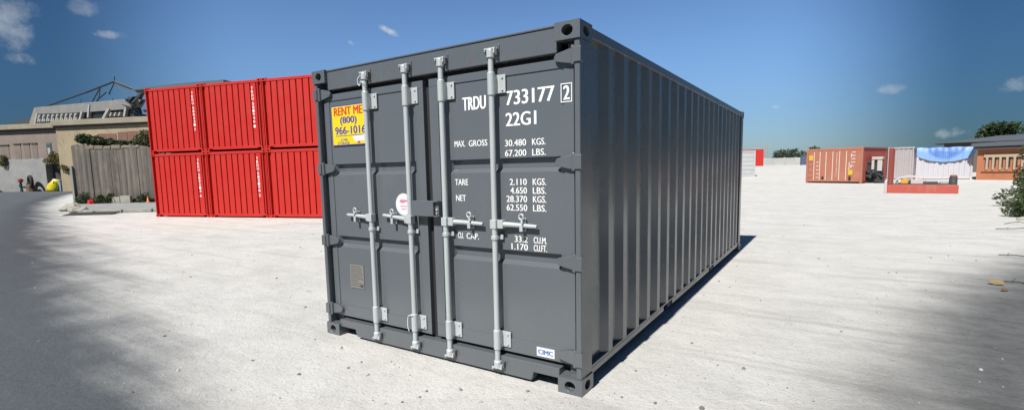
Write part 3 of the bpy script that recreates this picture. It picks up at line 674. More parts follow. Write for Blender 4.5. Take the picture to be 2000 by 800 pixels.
# things along the building
t_ = thing('rubbish_heap', 'heap of bright yellow and white rubbish sacks by the dark doorway', 'rubbish heap', bl(10.2, -1.0))
def sack(x, y, z, r, h, mat, seed):
    rn = random.Random(seed); m = MB(); prof = [(.75, 0), (1.0, .10), (1.02, .4), (.92, .7), (.7, .88), (.35, .98), (.12, 1.0)]
    m.lathe([(a*r*rn.uniform(.92, 1.08), b*h) for a, b in prof], (x, y, z), 14); o = m.build('sack', mat, t_, smooth=True)
    for v in o.data.vertices: v.co += Vector((rn.gauss(0, .05), rn.gauss(0, .05), rn.gauss(0, .04)))
sy = plain('yellow_plastic', (.72, .62, .02), .4); sw = plain('white_plastic', (.62, .64, .66), .4); sorg = plain('orange_plastic', (.7, .18, .04), .5)
sack(.05, 0, 0, .48, 1.15, sy, 1); sack(.72, .05, 0, .46, 1.35, sy, 5); sack(-.25, .5, .45, .46, 1.15, sw, 2); sack(.45, .5, .6, .5, .95, sy, 3); sack(-.55, .25, .2, .34, .8, sw, 8); sack(-.75, -.1, 0, .34, .65, sorg, 4); sack(-.45, .5, 0, .4, .7, sw, 6)
t_ = thing('wheeled_bin', 'pale blue bin standing at the right of the yellow sacks', 'bin', bl(11.75, -.8))
MB().prism([(-.32, 0), (.32, 0), (.4, 1.3), (-.4, 1.3)], 'y', -.35, .35).build('body', plain('pale_blue_plastic', (.25, .36, .43), .5), t_, bevel=.04); MB().box(-.43, .43, -.42, .38, 1.3, 1.42).build('lid', MATS['pale_blue_plastic'], t_, bevel=.03)
t_ = thing('leaning_tyre', 'large black tyre standing on a brown stump against the whitewashed wall', 'tyre', bl(6.65, -.9))
m = MB(); P = [(math.cos(a)*.62, .0, 1.25+math.sin(a)*.78) for a in [i*math.pi/16 for i in range(-5, 22)]]; m.tube(P, .2, 10); m.build('tyre_ring', plain('tyre_black', (.02, .02, .02), .8), t_, smooth=True)
m = MB().lathe([(.55, 0), (.5, .3), (.48, .8), (.3, .95)], (0, 0, 0), 10); m.build('stump', plain('stump_brown', (.17, .11, .07), .9), t_)
t_ = thing('marker_post', 'thin dark post with a red head by the whitewashed wall', 'post', bl(4.75, -.7))
MB().lathe([(.2, 0), (.16, .2), (.12, .4), (.12, 1.3)], (0, 0, 0), 10).build('post', steel, t_); MB().lathe([(.22, 1.3), (.28, 1.4), (.28, 1.65), (.12, 1.8)], (0, 0, 0), 10).build('head', plain('red_head', (.35, .04, .03), .5), t_)
MB().tube([(-.1, 0, 1.35), (-1.2, .1, .7), (-2.4, .3, .45)], [.08, .06, .03], 6).build('hose', steel, t_)
t_ = thing('trailer_tub', 'low dark tub with a pale lid on the road at the left edge', 'tub', bl(.6, -1.4))
MB().prism([(-1.2, .15), (.75, .15), (.9, .78), (-1.3, .78)], 'y', -.5, .5).build('tub', plain('tub_dark', (.04, .045, .06), .5), t_, bevel=.05); MB().box(-1.35, .2, -.55, .55, .78, .86).build('lid', framewhite, t_, bevel=.03)
for a in (-.8, .45): MB().tube([(a, -.56, .17), (a, .56, .17)], .17, 12).build('wheel', MATS['tyre_black'], t_)
plantlike('wall_shrub', 'yellow-green shrub growing out of the wall above the dark doorway', 'shrub', bl(10.2, -.45, 3.72), [(-.9, 0, .35, .8, .4, .4), (.1, 0, .55, 1.0, .45, .6), (1.0, 0, .4, .9, .4, .45), (.3, -.1, 1.1, .6, .3, .5)], 900, .13, leaf_yel, 11, crown='foliage').rotation_euler.z = ba
plantlike('wall_shrub', 'small yellow bush at the far left of the building between two windows', 'shrub', bl(1.6, -.35, 3.5), [(0, 0, .5, .55, .3, .6), (.2, 0, 1.1, .4, .25, .6)], 400, .12, leaf_yel, 12, crown='foliage').rotation_euler.z = ba
plantlike('wall_shrub', 'small tuft hanging beside the corner of the tan block', 'shrub', bl(14.0, -2.3, 2.9), [(0, 0, .2, .7, .3, .3), (.5, 0, .0, .5, .3, .25)], 220, .13, leaf_yel, 13, crown='foliage').rotation_euler.z = ba

# ------------------------------------------------------------------ left: weathered board wall, pavement, hedge
sa = R(38.734); sloc = (-36.301, 7.307, 0); sc = lambda u, v=0, z=0: (sloc[0]+math.cos(sa)*u-math.sin(sa)*v, sloc[1]+math.sin(sa)*u+math.cos(sa)*v, z)
bw = thing('board_wall', 'weathered grey board wall with ragged top beside the red stack', 'wall', sloc, sa)
rn = random.Random(17); m = MB(); x = .12; top = lambda u: 3.48+.08*math.sin(u*2.2)-.07*max(0, u-3.0)**1.5
while x < 4.62:
    w_ = rn.uniform(.26, .42); e = min(x+w_, 4.66); t0 = top(x)+rn.uniform(-.07, .07); t1 = top(e)+rn.uniform(-.07, .07); yy = rn.uniform(0, .05)
    m.prism([(x, 0), (e-.012, 0), (e-.012, t1), (x, t0)], 'y', yy, yy+.12); x = e
m.build('boards', boards, bw)
m = MB(); x = .3
for i in range(8):
    w_ = rn.uniform(.3, .6); m.box(x, x+w_, .01, .2, 3.34+rn.uniform(-.05, .02), 3.46+rn.uniform(-.04, .09)) if rn.random() < .8 else None; x += w_+.02
m.build('coping_stones', wall_mat('coping', (.30, .26, .20), (.22, .19, .15), 1.5), bw, bevel=.05)
MB().prism([(0, -.1), (.11, -.1), (.11, 4.6), (0, 4.6)], 'z', 0, 2.35).build('return_wall', greywash, bw)
MB().box(.30, .62, -.35, -.12, 0, .34).build('concrete_block', kerbm, bw) if 0 else None
for u, w_, h_ in ((2.45, .5, .36), (3.0, .55, .42)):
    tag(MB().box(-w_/2, w_/2, -.12, .12, 0, h_).build('concrete_block', kerbm, bevel=.02), 'pale concrete block leaning at the foot of the board wall, %s' % ('left of a pair' if u < 2.7 else 'right of a pair'), 'block', 'blocks at the wall foot').matrix_world = Matrix.Translation(sc(u, -.2, .12)) @ Matrix.Rotation(sa, 4, 'Z')
tag(MB().lathe([(.16, 0), (.15, .03), (.07, .05), (.035, .34), (.03, .36)], (0, 0, 0), 14).build('traffic_cone', sorg, smooth=True), 'small orange cone at the right end of the board wall', 'cone').location = sc(4.35, -.45, .12)
tag(MB().prism([(-.22, 0), (.2, 0), (.16, .2), (-.1, .24)], 'y', -.12, .12).build('litter', redv, bevel=.03), 'small red scrap lying in the weeds under the board wall', 'litter').location = sc(1.15, -.4, .12)
for i, (u, w_, h_) in enumerate(((.62, .50, .55), (1.55, .30, .42), (2.1, .35, .55), (3.95, .45, .5))):
    plantlike('weed', ['dark weeds at the left foot of the board wall', 'thin weed tuft beside the red scrap under the board wall', 'weeds just left of the pale blocks under the board wall', 'weeds at the right foot of the board wall by the orange cone'][i], 'weed', sc(u, -.25, .12),
              [(0, 0, h_*.35, w_, .16, h_*.5), (w_*.3, 0, h_*.75, w_*.6, .12, h_*.5)], 420, .07, leaf_dark, 30+i, group='weeds along the board wall', crown='foliage').rotation_euler.z = sa
plantlike('hedge_shrub', 'dark trailing shrub leaning over the left top of the board wall', 'shrub', sc(1.2, 1.0, 0), [(-.8, -.3, 3.98, .5, .35, .30), (-.2, -.3, 3.85, .6, .35, .30), (.5, -.3, 3.75, .6, .35, .25), (1.3, -.2, 3.65, .6, .3, .22), (1.9, -.2, 3.6, .5, .3, .2)], 2600, .085, leaf_dark, 41, (3.4, .06), crown='foliage').rotation_euler.z = sa
plantlike('hedge_shrub', 'bright green shrub above the right end of the board wall', 'shrub', sc(3.7, 1.0, 0), [(0, -.2, 3.75, .65, .4, .5), (-.5, -.2, 3.55, .45, .4, .35), (.6, -.2, 3.5, .6, .4, .4), (.1, -.2, 4.2, .38, .3, .3), (1.0, -.2, 3.3, .4, .4, .3)], 2800, .075, leaf_mid, 42, (3.2, .06), crown='foliage').rotation_euler.z = sa
# pavement in front of the board wall, kerb stones, dark board
P0, P1, P2, P3 = sc(-.6, 1.2), sc(6.5, 1.2), (-24.3, 8.1, 0), (-26.9, 5.0, 0)
m = MB(); q = [(a[0], a[1]) for a in (sc(-.4, .3), sc(6.2, .3), (-24.6, 7.9), (-27.4, 5.25), (-33.2, 6.05))]
m.prism(q, 'z', 0.0, .12); struct(m.build('pavement', pavem))
def along(a, b, t_): return Vector((a[0]+(b[0]-a[0])*t_, a[1]+(b[1]-a[1])*t_, 0))
klab = ['leftmost kerb stone, at the corner of the pavement', 'pale kerb stone next to the dark board', 'long pale kerb stone in the middle of the pavement edge', 'pale kerb stone ending under the red stack']
A_, B_ = (-27.5, 5.05), (-24.2, 7.95); ks = [(0, .15, .12), (.17, .42, .15), (.43, .71, .15), (.72, 1, .15)]
for i, (t0, t1, h_) in enumerate(ks):
    a, b = along(A_, B_, t0), along(A_, B_, t1); L = (b-a).length; an = math.atan2(b.y-a.y, b.x-a.x)
    o = tag(MB().box(0, L-.02, -.22, .0, 0, h_).build('kerb_stone', kerbm, bevel=.025), klab[i], 'kerb', 'kerb stones along the pavement'); o.location = a; o.rotation_euler = (0, 0, an)
o = tag(MB().box(0, 2.0, -.3, .3, 0, .05).build('board', darkslab, bevel=.01), 'flat dark board lying against the kerb near the pavement corner', 'board'); o.location = (-27.0, 4.45, .02); o.rotation_euler = (R(7), 0, R(38))
for i, (x, y, s_) in enumerate(((-28.9, 5.35, .42), (-30.6, 5.6, .5), (-31.9, 5.9, .4))):
    rn = random.Random(60+i); m = MB().lathe([(.8*s_, 0), (s_, .2*s_), (.85*s_, .55*s_), (.4*s_, .75*s_)], (0, 0, 0), 7); o = m.build('stone', kerbm, bevel=.04)
    for v in o.data.vertices: v.co *= rn.uniform(.8, 1.15)
    tag(o, ['pale rounded stone nearest the dark board', 'middle stone at the left corner of the pavement', 'farthest stone beside the grey return wall'][i], 'stone', 'stones at the pavement corner'); o.location = (x, y, .0)

# ------------------------------------------------------------------ right: far yard
orange_m = paint('orange_red_paint', (.50, .175, .105), .65, .25, .5, (.46, .28, .21), .6, bmp=.2)
brick_m = paint('brick_red_paint', (.36, .070, .055), .55, .25, .3, (.30, .14, .09), .5, bmp=.2)
palegrey_m = paint('pale_pink_grey_paint', (.50, .45, .45), .6, .2, .3, (.42, .33, .29), bmp=.2)
palewhite_m = paint('pale_white_paint', (.64, .62, .66), .5, .12, .2, (.5, .42, .38), bmp=.1)
silver_m = paint('silver_white_paint', (.62, .64, .64), .5, .25, .4, (.35, .35, .34), bmp=.2)
def simple_box(name, label, w, l, h, mat, loc, rz, rods=(), group=None, horizontal=False):
    """container seen from afar; its front is at y=0, x from 0 to w"""
    t_ = thing(name, label, 'container', loc, rz, group)
    for x in (0, w-.14):
        for y in (0, l-.14): MB().box(x, x+.14, y, y+.14, 0, h).build('corner_post', mat, t_, bevel=.02)
    for y in (.02, l-.12): MB().box(.14, w-.14, y, y+.1, h-.14, h-.01).build('top_rail', mat, t_, bevel=.01); MB().box(.14, w-.14, y, y+.1, .05, .2).build('bottom_rail', mat, t_, bevel=.01)
    for x in (.02, w-.12): MB().box(x, x+.1, .14, l-.14, h-.12, h-.01).build('top_rail', mat, t_, bevel=.01); MB().box(x, x+.1, .14, l-.14, .05, .2).build('bottom_rail', mat, t_, bevel=.01)
    if horizontal:
        m = MB().box(.14, w-.14, .07, .12, .2, h-.13)
        for i in range(6): z = .35+i*(h-.6)/5; m.box(.14, w-.14, .045, .07, z, z+.16)
        m.build('front_wall', mat, t_, bevel=.01)
    else:
        corr_end(corr_profile(.14, w-.14, .05, .09, .31, .40), .13, .19, h-.13).build('front_wall', mat, t_)
    for sx, x in ((-1, 0), (1, w)):
        corr_side(corr_profile(.14, l-.14, x-sx*.03, x-sx*.07, .31, .42), x-sx*.11, .19, h-.11, sx).build('side_wall', mat, t_)
    MB().box(.1, w-.1, l-.10, l-.05, .1, h-.1).build('rear_wall', mat, t_)
    MB().box(.03, w-.03, .03, l-.03, h-.06, h-.03).build('roof', mat, t_)
    return t_
# orange container
oz = R(-3.0)
oc = thing('shipping_container', 'faded orange container with white lock bars, yellow patches and a brick red side', 'container', (-.34, 43.3, .07), R(-20.4))
w, h, l = 3.90, 2.68, 5.1
MB().box(.03, w-.08, .06, l-.02, .12, h-.02).build('body', brick_m, oc)
corr_side(corr_profile(.2, l-.15, w-.02, w-.065, .31, .42), w-.08, .2, h-.14, 1).build('side_wall', brick_m, oc)
for a, b, c, d in ((0, .16, 0, .2), (w-.16, w, 0, .2), (w-.16, w, l-.2, l)): MB().box(a, b, c, d, 0, h).build('corner_post', orange_m if d < 1 else brick_m, oc, bevel=.02)
MB().box(.16, w-.16, .02, .12, h-.18, h-.01).build('top_rail', orange_m, oc, bevel=.02); MB().box(.16, w-.16, .02, .12, .1, .26).build('bottom_rail', orange_m, oc, bevel=.02)
MB().box(w-.09, w-.005, .2, l-.2, h-.15, h-.01).build('top_rail', brick_m, oc, bevel=.01); MB().box(w-.09, w-.005, .2, l-.2, .08, .21).build('bottom_rail', brick_m, oc, bevel=.01)
m = MB().box(.162, w-.162, .035, .06, .262, h-.182)
for i in range(5):
    z = .42+i*.42; m.box(.18, .5, .012, .035, z, z+.22)
m.build('door', orange_m, oc, bevel=.01)
cream = plain('cream_bar', (.74, .66, .58), .5)
for x in (.58, 1.0, 1.43, 1.9, 2.36, 2.82): MB().tube([(x, .0, .2), (x, .0, h-.25)], .03, 8).build('lock_bar', cream, oc)
m = MB(); SX = .92
for a, b in ((3.38, 1.78), (3.38, 1.55)): m.box(a, a+.07, .026, .034, b-.4, b+.45)
for z in (2.3, 2.05, 1.8, 1.55): m.box(3.45, 3.7, .026, .034, z, z+.06)
m.box(3.25, 3.3, .026, .034, 1.0, 1.6); m.box(3.25, 3.6, .026, .034, 1.28, 1.34)
for i in range(12): m.box(2.33, 2.38, .026, .034, .5+i*.16, .5+i*.16+random.uniform(.05, .12))
for i in range(5): m.box(.80, .98, .026, .034, .4+i*.3, .46+i*.3)
m.v = [(a*SX, b, c) for a, b, c in m.v]; m.build('marking', plain('cream_marking', (.74, .66, .6), .6), oc)
fy = plain('faded_yellow', (.72, .46, .03), .6)
MB().box(.20, .50, .0, .012, 1.78, 2.18).build('yellow_patch', fy, oc); MB().box(2.98, 3.28, -.012, .034, .62, 1.0).build('yellow_patch', fy, oc)
MB().box(3.02, 3.16, -.01, .034, .22, .5).build('vent', holem, oc); MB().box(1.16, 1.30, .0, .034, .3, .5).build('vent', holem, oc)
# junk between them
t_ = thing('scrap_pile', 'dark scrap heap under a pale sheet against the red side of the orange container', 'scrap heap', (3.98, 42.9, .06), R(-10))
rn = random.Random(8); m = MB()
for i in range(26):
    x, y, z = rn.uniform(-.35, .5), rn.uniform(-.3, .7), rn.uniform(.1, 1.5); a = Vector((rn.uniform(-1, 1), rn.uniform(-1, 1), rn.uniform(-.6, .6)))*.45
    m.tube([tuple(Vector((x, y, z))-a), tuple(Vector((x, y, z))+a)], rn.uniform(.05, .14), 6)
m.prism([(-.5, 0), (.62, 0), (.55, 1.3), (.2, 1.7), (-.38, 1.5)], 'y', -.1, .9); m.build('scrap', plain('scrap_dark', (.04, .042, .042), .8, 0, .4), t_, bevel=.02)
m = MB().box(-.05, .62, -.25, .9, 1.75, 1.95); m.box(-.05, .12, -.24, -.1, 1.0, 1.7); m.box(.3, .6, -.24, -.1, .9, 1.7); m.build('sheet', plain('pale_sheet', (.55, .5, .47), .7), t_, bevel=.02)
# pale containers, blue tarpaulin
simple_box('shipping_container', 'pale pinkish grey container behind the tall red post of the flat rack', 1.72, 6.0, 2.62, palegrey_m, (5.26, 48.25, .17), R(2))
t_ = simple_box('shipping_container', 'white corrugated container with a blue tarpaulin over its top', 3.43, 6.0, 2.46, palewhite_m, (7.03, 47.45, .15), R(5))
t_['category'] = 'container'
m, t, p = newmat('blue_plaid_tarpaulin'); v = objco(t)
w1 = N(t, 'ShaderNodeTexWave', {'Vector': v, 'Scale': 2.6, 'Distortion': 1.2}, bands_direction='X').outputs['Fac']; w2 = N(t, 'ShaderNodeTexWave', {'Vector': v, 'Scale': 3.2, 'Distortion': 1.0}, bands_direction='Z').outputs['Fac']
c = MIX(t, MR(t, w1, .55, .9, 0, .8), (.049, .140, .434), (.025, .063, .224)); c = MIX(t, MR(t, w2, .78, .95, 0, .7), c, (.245, .385, .560)); xz = N(t, 'ShaderNodeSeparateXYZ', {'Vector': v}); ux = M(t, 'DIVIDE', M(t, 'SUBTRACT', xz.outputs[0], 1.72), 1.35)
rim = M(t, 'ADD', M(t, 'MULTIPLY', ux, ux), M(t, 'MULTIPLY', M(t, 'SUBTRACT', 2.46, xz.outputs[2]), 1.1))
c = MIX(t, MR(t, rim, .75, 1.15), c, (.19, .32, .58))
c = MIX(t, MR(t, noise(t, v, 1.5), .5, .7, 0, .3), c, (.196, .336, .595))
t.links.new(c, p.inputs['Base Color']); p.inputs['Roughness'].default_value = .5; tarpm = m
tarp = MB(); nu, w = 40, 3.49; th = .02
def drop(u): return .52+.56*(1-(2*u-1)**2)**.7 + .012*math.sin(u*31)
V = []
for i in range(nu+1):
    u = i/nu; x = -.03+u*w; wv = .03*math.sin(u*55)+.02*math.sin(u*23)
    V += [(x, 1.6, 2.52+.02*math.sin(u*17)), (x, .0, 2.51+.02*math.sin(u*20)), (x, -.07+wv*.4, 2.46), (x, -.06+wv, 2.46-drop(u)*.5), (x, -.05+wv*1.2, 2.46-drop(u))]
tarp.v = V+[(a, b-.02, c+.004) for a, b, c in V]; n5 = len(V)
tarp.f = [(i*5+j, i*5+j+1, i*5+j+6, i*5+j+5) for i in range(nu) for j in range(4)]; tarp.f += [tuple(q+n5 for q in f[::-1]) for f in tarp.f]; tarp.mi = [0]*len(tarp.f)
o = tag(tarp.build('tarpaulin', tarpm, smooth=True), 'blue checked tarpaulin sagging over the front of the white corrugated container', 'tarpaulin'); o.location = (7.03, 47.45, .15); o.rotation_euler = (0, 0, R(5))
# flat rack with its load
fa = R(-6); floc = (3.87, 29.15, 0)
t_ = thing('flat_rack', 'low red flat rack platform with one tall end post, nearest thing in the far yard', 'flat rack', floc, fa)
rack_m = paint('rack_red_paint', (.56, .10, .07), .55, .25, .45, (.45, .27, .22), .5, bmp=.15)
for a, b, c, d in ((0, 2.78, 0, .14), (0, 2.78, 2.3, 2.44), (.005, .14, .142, 2.298), (2.64, 2.775, .142, 2.298)): MB().box(a, b, c, d, .0, .42).build('platform_beam', rack_m, t_, bevel=.02)
m = MB().box(.05, 2.73, .14, 2.3, .42, .47); m.build('deck', plain('deck_wood', (.16, .10, .08), .8), t_)
pr_ = paint('post_red', (.30, .045, .035), .6, .3, .3)
for a in (0, 2.24): MB().box(0, .2, a, a+.2, .422, 2.33).build('end_post', pr_, t_, bevel=.02)
MB().box(.03, .17, .2, 2.24, 2.1, 2.28).build('end_beam', MATS['post_red'], t_, bevel=.02)
MB().box(-.12, .0, -.02, .16, .0, .62).build('stake', plain('pale_stake', (.62, .5, .48), .7), t_, bevel=.02)
def fr(u, v, z): return (floc[0]+math.cos(fa)*u-math.sin(fa)*v, floc[1]+math.sin(fa)*u+math.cos(fa)*v, z)
t2 = thing('covered_machine', 'yellow machine under a white arched cover on the red flat rack', 'machine', fr(.85, .9, .47), fa)
m = MB(); P = [(-.6, .0), (-.56, .2), (-.4, .33), (0, .42), (.5, .38), (.75, .3)]; Q = [(x*.9, z-.07) for x, z in P][::-1]
m.prism(P+Q, 'y', -.4, .4); m.build('cover', plain('pale_cover', (.68, .62, .60), .6), t2, bevel=.01)
MB().box(-.3, -.02, -.35, .3, 0, .25).build('body', plain('machine_yellow', (.80, .42, .02), .5), t2, bevel=.03); MB().box(0, .5, -.3, .3, 0, .18).build('engine', plain('engine_dark', (.05, .05, .05), .7), t2, bevel=.03)
for x in (-.45, .62): MB().tube([(x, -.3, .0), (x, -.3, .3)], .04, 8).build('strut', framewhite, t2)
tag(MB().box(-.30, .30, -.25, .25, 0, .22).build('crate', MATS['pale_stake'], bevel=.02), 'pale pink crate in the middle of the red flat rack', 'crate').matrix_world = Matrix.Translation(fr(1.25, .45, .47)) @ Matrix.Rotation(fa, 4, 'Z')
tag(MB().box(-.2, .2, -.2, .2, 0, .12).build('crate', framewhite, bevel=.02), 'small white crate beside the dark drum on the flat rack', 'crate').matrix_world = Matrix.Translation(fr(2.3, .55, .47)) @ Matrix.Rotation(fa, 4, 'Z')
t2 = thing('drum', 'dark grey drum with a rusty brown lid on the right end of the flat rack', 'drum', fr(2.58, .3, .47), fa)
MB().lathe([(.15, 0), (.16, .02), (.155, .12), (.165, .14), (.155, .16), (.16, .34)], (0, 0, 0), 16).build('body', plain('drum_dark', (.07, .085, .085), .5), t2); MB().lathe([(.13, .34), (.14, .36), (.12, .44)], (0, 0, 0), 14).build('lid', plain('rust_lid', (.28, .10, .05), .7), t2)
tag(MB().box(-.28, .28, -.06, .06, 0, .13).build('bar', doordark, bevel=.02), 'short dark bar lying near the front edge of the flat rack', 'bar').matrix_world = Matrix.Translation(fr(1.72, .2, .47)) @ Matrix.Rotation(fa, 4, 'Z')
# orange workshop with a wide dark roof
wz = R(-24); wloc = (10.35, 47.15, .13)
t_ = thing('workshop', 'orange workshop with pale columns and a flat dark roof at the right', 'workshop', wloc, wz)
orw = wall_mat('orange_render', (.56, .20, .09), (.44, .17, .085), 1.0, (.2, .1, .06), .4)
MB().box(.2, 12, 0, 6, 0, 2.32).build('wall', orw, t_)
m = MB()
for i, x in enumerate((.85, 1.22, 1.6, 1.98, 2.35, 2.75, 3.3)):
    MB().box(x-.32+.12, x-.10+.12, -.03, .02, .95, 1.62).build('window', darkglass, t_)
for x in (.78, 1.12, 1.5, 1.86, 2.24, 2.64, 3.05, 3.5): m.box(x-.06, x+.06, -.16, -.035, .75, 1.66)
m.box(.6, 3.7, -.14, -.033, 1.66, 1.86); m.build('column', plain('pale_column', (.46, .38, .27), .8), t_)
MB().box(.5, 4, -.10, -.002, .62, .74).build('sill', MATS['orange_render'], t_)
MB().prism([(-.35, 2.33), (6.4, 2.45), (6.4, 2.36), (-.35, 2.25)], 'x', .0, 12.4).build('eaves', plain('dark_eaves', (.07, .075, .08), .6), t_)
MB().add([(-.1, -.42, 2.46), (12.5, -.42, 2.52), (12.5, 6.4, 2.62), (-.1, 6.4, 2.58), (-.1, -.42, 2.72), (12.5, -.42, 2.80), (12.5, 6.4, 3.0), (-.1, 6.4, 2.95)], [(0, 3, 2, 1), (4, 5, 6, 7), (0, 1, 5, 4), (1, 2, 6, 5), (2, 3, 7, 6), (3, 0, 4, 7)]).build('roof', plain('dusty_roof', (.10, .115, .13), .7), t_)
t_ = thing('shed', 'long low shed with a dark hipped roof rising behind the tarpaulin-covered container and workshop', 'shed', (9.6, 58.5, .4), R(-9))
MB().box(.6, 26, .6, 9, 0, 2.9).build('wall', plain('shed_wall', (.14, .12, .10), .85), t_)
MB().add([(-.1, 0, 2.85), (27, 0, 2.95), (27, 9.5, 2.95), (-.1, 9.5, 2.9), (4.5, 4.5, 3.5), (27, 4.5, 3.7)], [(0, 1, 5, 4), (4, 5, 2, 3), (0, 4, 3), (1, 2, 5), (0, 3, 2, 1)]).build('roof', MATS['dusty_roof'], t_)
# far white container, red container, wall, blue container, poles
simple_box('shipping_container', 'weathered white container with horizontal ribs just right of the grey container', 3.9, 6, 2.78, silver_m, (-8.9, 53.2, .32), R(26), horizontal=True)
simple_box('shipping_container', 'bright red container behind the weathered white one', 8.0, 6, 3.4, red, (-18.2, 107.6, 1.28), R(9))
simple_box('shipping_container', 'dark blue container with a white mark, half hidden behind the faded orange one', 3.4, 5, 2.0, paint('navy_paint', (.09, .12, .20), .5, .2, .3), (-3.95, 115, 1.3), R(5))
t_ = thing('perimeter_wall', 'long pale concrete perimeter wall with posts across the far yard', 'wall', (-20, 168, 1.3), R(6))
MB().box(-30, 60, 0, .2, 0, 2.2).build('panel', wall_mat('pale_block', (.50, .51, .48), (.42, .43, .41), .3), t_)
for i in range(31): MB().box(-30+i*3, -29.7+i*3, -.12, -.002, 0, 2.35).build('post', MATS['pale_block'], t_)
for i, (x, y, h_) in enumerate(((-19.5, 176, 6.2), (-16.6, 176, 7.4))):
    t_ = thing('utility_pole', ['shorter pale utility pole behind the far wall', 'taller utility pole with crossarm behind the far wall'][i], 'pole', (x, y, 1.3), 0, 'utility poles behind the far wall')
    MB().tube([(0, 0, 0), (0, 0, h_)], [.32, .2], 8).build('pole', plain('pole_pale%d' % i, (.40, .38, .34), .8), t_); MB().box(-1.0, 1.0, -.08, .08, h_-.7, h_-.5).build('crossarm', MATS['pole_pale%d' % i], t_)

# ------------------------------------------------------------------ vegetation on the right
rn = random.Random(4)
farlab = ['rounded dark tree left of the utility poles beyond the far wall', 'low tree between the two utility poles', 'wide tree right of the taller utility pole', 'dark domed tree in the middle of the far row', 'bushy tree near the right end of the far row', 'tall tree at the right end of the far row beside the orange container', 'tree showing above the white and red containers', 'low tree behind the bright red container']
for i, (x, r_, h_) in enumerate(((-25.5, 2.6, 4.2), (-20.5, 2.4, 4.0), (-14.0, 3.4, 5.6), (-9.0, 3.4, 5.4), (-5.2, 3.0, 5.0), (-1.5, 3.0, 5.2), (-33.0, 3.6, 8.5), (-29, 3.0, 5.0))):
    plantlike('tree', farlab[i], 'tree', (x, 182+rn.uniform(-3, 6), 1.3), rclumps(200+i, 9, r_*.75, h_*.35, h_*.85, r_*.5), 900, .42, leaf_far, 300+i, (h_*.55, .22), 'trees beyond the far wall')
for i, (x, y, r_, h_) in enumerate(((17.2, 72, 2.2, 6.2), (20.0, 71, 2.6, 6.4), (23.0, 70, 2.6, 6.3), (26.5, 70, 3, 6.6))):
    plantlike('tree', ['leftmost tree showing over the dark workshop roof', 'second tree showing over the dark workshop roof', 'third tree over the workshop roof, at the frame edge', 'tree over the right end of the workshop roof'][i], 'tree', (x, y, .4), rclumps(220+i, 10, r_*.8, h_*.5, h_*.86, r_*.42), 1500, .26, leaf_dark, 320+i, (h_*.6, .2), 'trees behind the workshop')
bl_ = ['tall dark bush at right edge in front of the workshop', 'leafy bush at the right edge next to the pale rock', 'low grassy bush creeping onto the gravel at right', 'dark bush at the right edge behind the others']
for i, (x, y, cl, n, mt, sz) in enumerate((
        (10.0, 31.0, [(0, 0, .8, 1.0, .8, .8), (.5, 0, 1.7, .9, .8, .8), (1.4, 0, 1.4, 1.1, .9, 1.2), (.9, 0, 2.5, .8, .7, .6), (-.3, 0, 2.0, .6, .6, .6)], 6500, leaf_dark, .085),
        (6.15, 16.2, [(.0, 0, .40, .45, .5, .4), (.3, .1, .95, .5, .5, .5), (.8, 0, 1.0, .6, .6, .8), (.5, .2, 1.6, .42, .4, .4), (-.3, .1, .18, .35, .35, .18)], 7500, leaf_mid, .05),
        (7.0, 20.5, [(-.2, 0, .3, .6, .5, .35), (.5, .1, .55, .7, .6, .5), (1.2, 0, .8, .8, .7, .7), (.6, 0, 1.5, .6, .6, .5)], 5600, leaf_mid, .06),
        (8.6, 25.0, [(.0, 0, .6, .9, .8, .7), (.8, 0, 1.4, .9, .8, .9), (.4, .2, 1.9, .6, .6, .5)], 5600, leaf_dark, .08))):
    plantlike('bush', bl_[i], 'bush', (x, y, 0), cl, n, sz, mt, 400+i, group='bushes along the right edge', crown='foliage')
def rock(loc, s_, seed, label):
    r_ = random.Random(seed); m = MB().lathe([(.9*s_, -.02), (s_, .18*s_), (.92*s_, .42*s_), (.6*s_, .66*s_), (.2*s_, .72*s_)], (0, 0, 0), 9); o = m.build('rock', kerbm, smooth=False, bevel=.02)
    for v in o.data.vertices: v.co = Vector((v.co.x*r_.uniform(.85, 1.15), v.co.y*r_.uniform(.85, 1.15), v.co.z*r_.uniform(.85, 1.1)))
    tag(o, label, 'rock'); o.location = loc
rock((6.05, 16.6, 0), .30, 1, 'pale rock at the foot of the leafy bush on the right edge'); rock((5.75, 15.3, 0), .12, 2, 'small dark stone on the gravel below the pale rock')
# twigs, leaves
def twig(loc, pts, r_, label):
    m = MB(); m.tube([tuple(q) for q in catmull(pts, 4)], [r_]*(4*(len(pts)-1)+1), 6); m.tube([pts[1], tuple(Vector(pts[1])+Vector((.05, .09, .02)))], r_*.6, 5)
    tag(m.build('twig', plain('twig%d' % (abs(hash(label)) % 9999), (.07, .058, .045), .9)), label, 'twig', 'fallen twigs on the gravel').location = loc
twig((3.50, 5.83, .012), [(-.10, .02, 0), (-.03, 0, .01), (.05, .02, .005), (.09, -.03, 0)], .008, 'thin bent twig right of the dry yellow leaf')
twig((4.0, 8.3, .012), [(-.14, .05, 0), (-.05, 0, .012), (.08, .04, .01), (.16, .01, 0)], .007, 'longer dark twig on the gravel beyond the dry leaf')
twig((4.9, 12.5, .02), [(-.22, .1, 0), (-.06, 0, .02), (.12, .1, .02), (.26, .03, .05)], .009, 'dark branch lying on the gravel below the right-hand bushes')
twig((5.35, 13.9, .02), [(-.25, .0, 0), (.0, .1, .04), (.12, .05, .03), (.3, .15, .0)], .009, 'dark branch closest to the leafy bush at right')
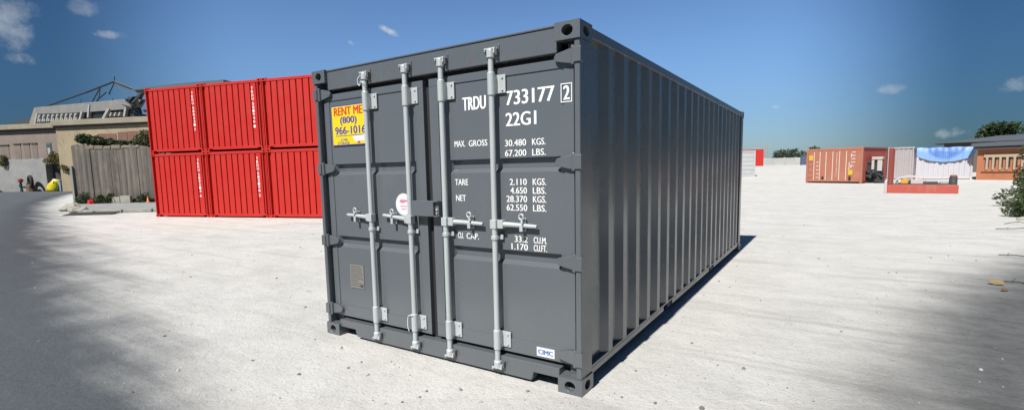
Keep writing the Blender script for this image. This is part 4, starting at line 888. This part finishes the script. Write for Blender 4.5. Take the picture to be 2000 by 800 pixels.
def dryleaf(loc, s_, rz, mat, label):
    m = MB(); P = [(-1, 0, .10), (-.6, .42, .28), (0, .6, .34), (.6, .40, .22), (1.15, 0, .05), (.6, -.36, .05), (0, -.5, .02), (-.6, -.34, .06), (0, 0, .06)]
    V = [(a*s_, b*s_, c*s_) for a, b, c in P]; m.v = V+[(a, b, c-.004) for a, b, c in V]
    f = [(8, i, (i+1) % 8) for i in range(8)]; m.f = [q[::-1] for q in f]+[tuple(k+9 for k in q) for q in f]+[(i, (i+1) % 8, 9+(i+1) % 8, 9+i) for i in range(8)]; m.mi = [0]*len(m.f)
    o = tag(m.build('dry_leaf', mat), label, 'leaf', 'dry leaves on the gravel'); bm_fix(o); o.location = loc; o.rotation_euler = (R(28), 0, rz)
dryleaf((3.27, 5.60, .03), .085, R(-25), plain('dry_leaf_yellow', (.27, .20, .095), .7, 0, .4), 'large curled yellow-brown dry leaf on the gravel at lower right')
dryleaf((3.27, 5.22, .02), .045, R(30), plain('dry_leaf_brown', (.13, .09, .05), .8), 'small dark brown leaf in front of the large yellow leaf')
# loose pebbles, too many to count
rn = random.Random(77); m = MB()
for i in range(1500):
    a = rn.uniform(R(-80), R(16)); d = 2.6+18*rn.random()**1.6; x, y = 1.424+d*math.sin(a), -3.053+d*math.cos(a)
    if -CW-.1 < x < .1 and -.05 < y < CL: continue
    if x > 1.6+.16*(y-.9)+.022*(y-.9)**2 and rn.random() < .8: continue
    s_ = .005+.014*rn.random()**4
    k_ = 6; ang = rn.uniform(0, 6); V = []
    for (q, z) in ((1, 0), (.95, .5), (.4, .9)):
        V += [(x+s_*q*math.cos(ang+6.283*j/k_)*rn.uniform(.8, 1.2), y+s_*q*math.sin(ang+6.283*j/k_)*rn.uniform(.8, 1.2), zg(x, y)+s_*z) for j in range(k_)]
    m.add(V, [(i_*k_+j, i_*k_+(j+1) % k_, (i_+1)*k_+(j+1) % k_, (i_+1)*k_+j) for i_ in range(2) for j in range(k_)]+[tuple(range(2*k_, 3*k_))], rn.choice((0, 0, 0, 1, 1, 2)))
o = m.build('pebbles', [plain('pebble_pale', (.50, .48, .43), .9), plain('pebble_grey', (.24, .23, .21), .9), plain('pebble_dark', (.17, .16, .15), .9)]); o['kind'] = 'stuff'
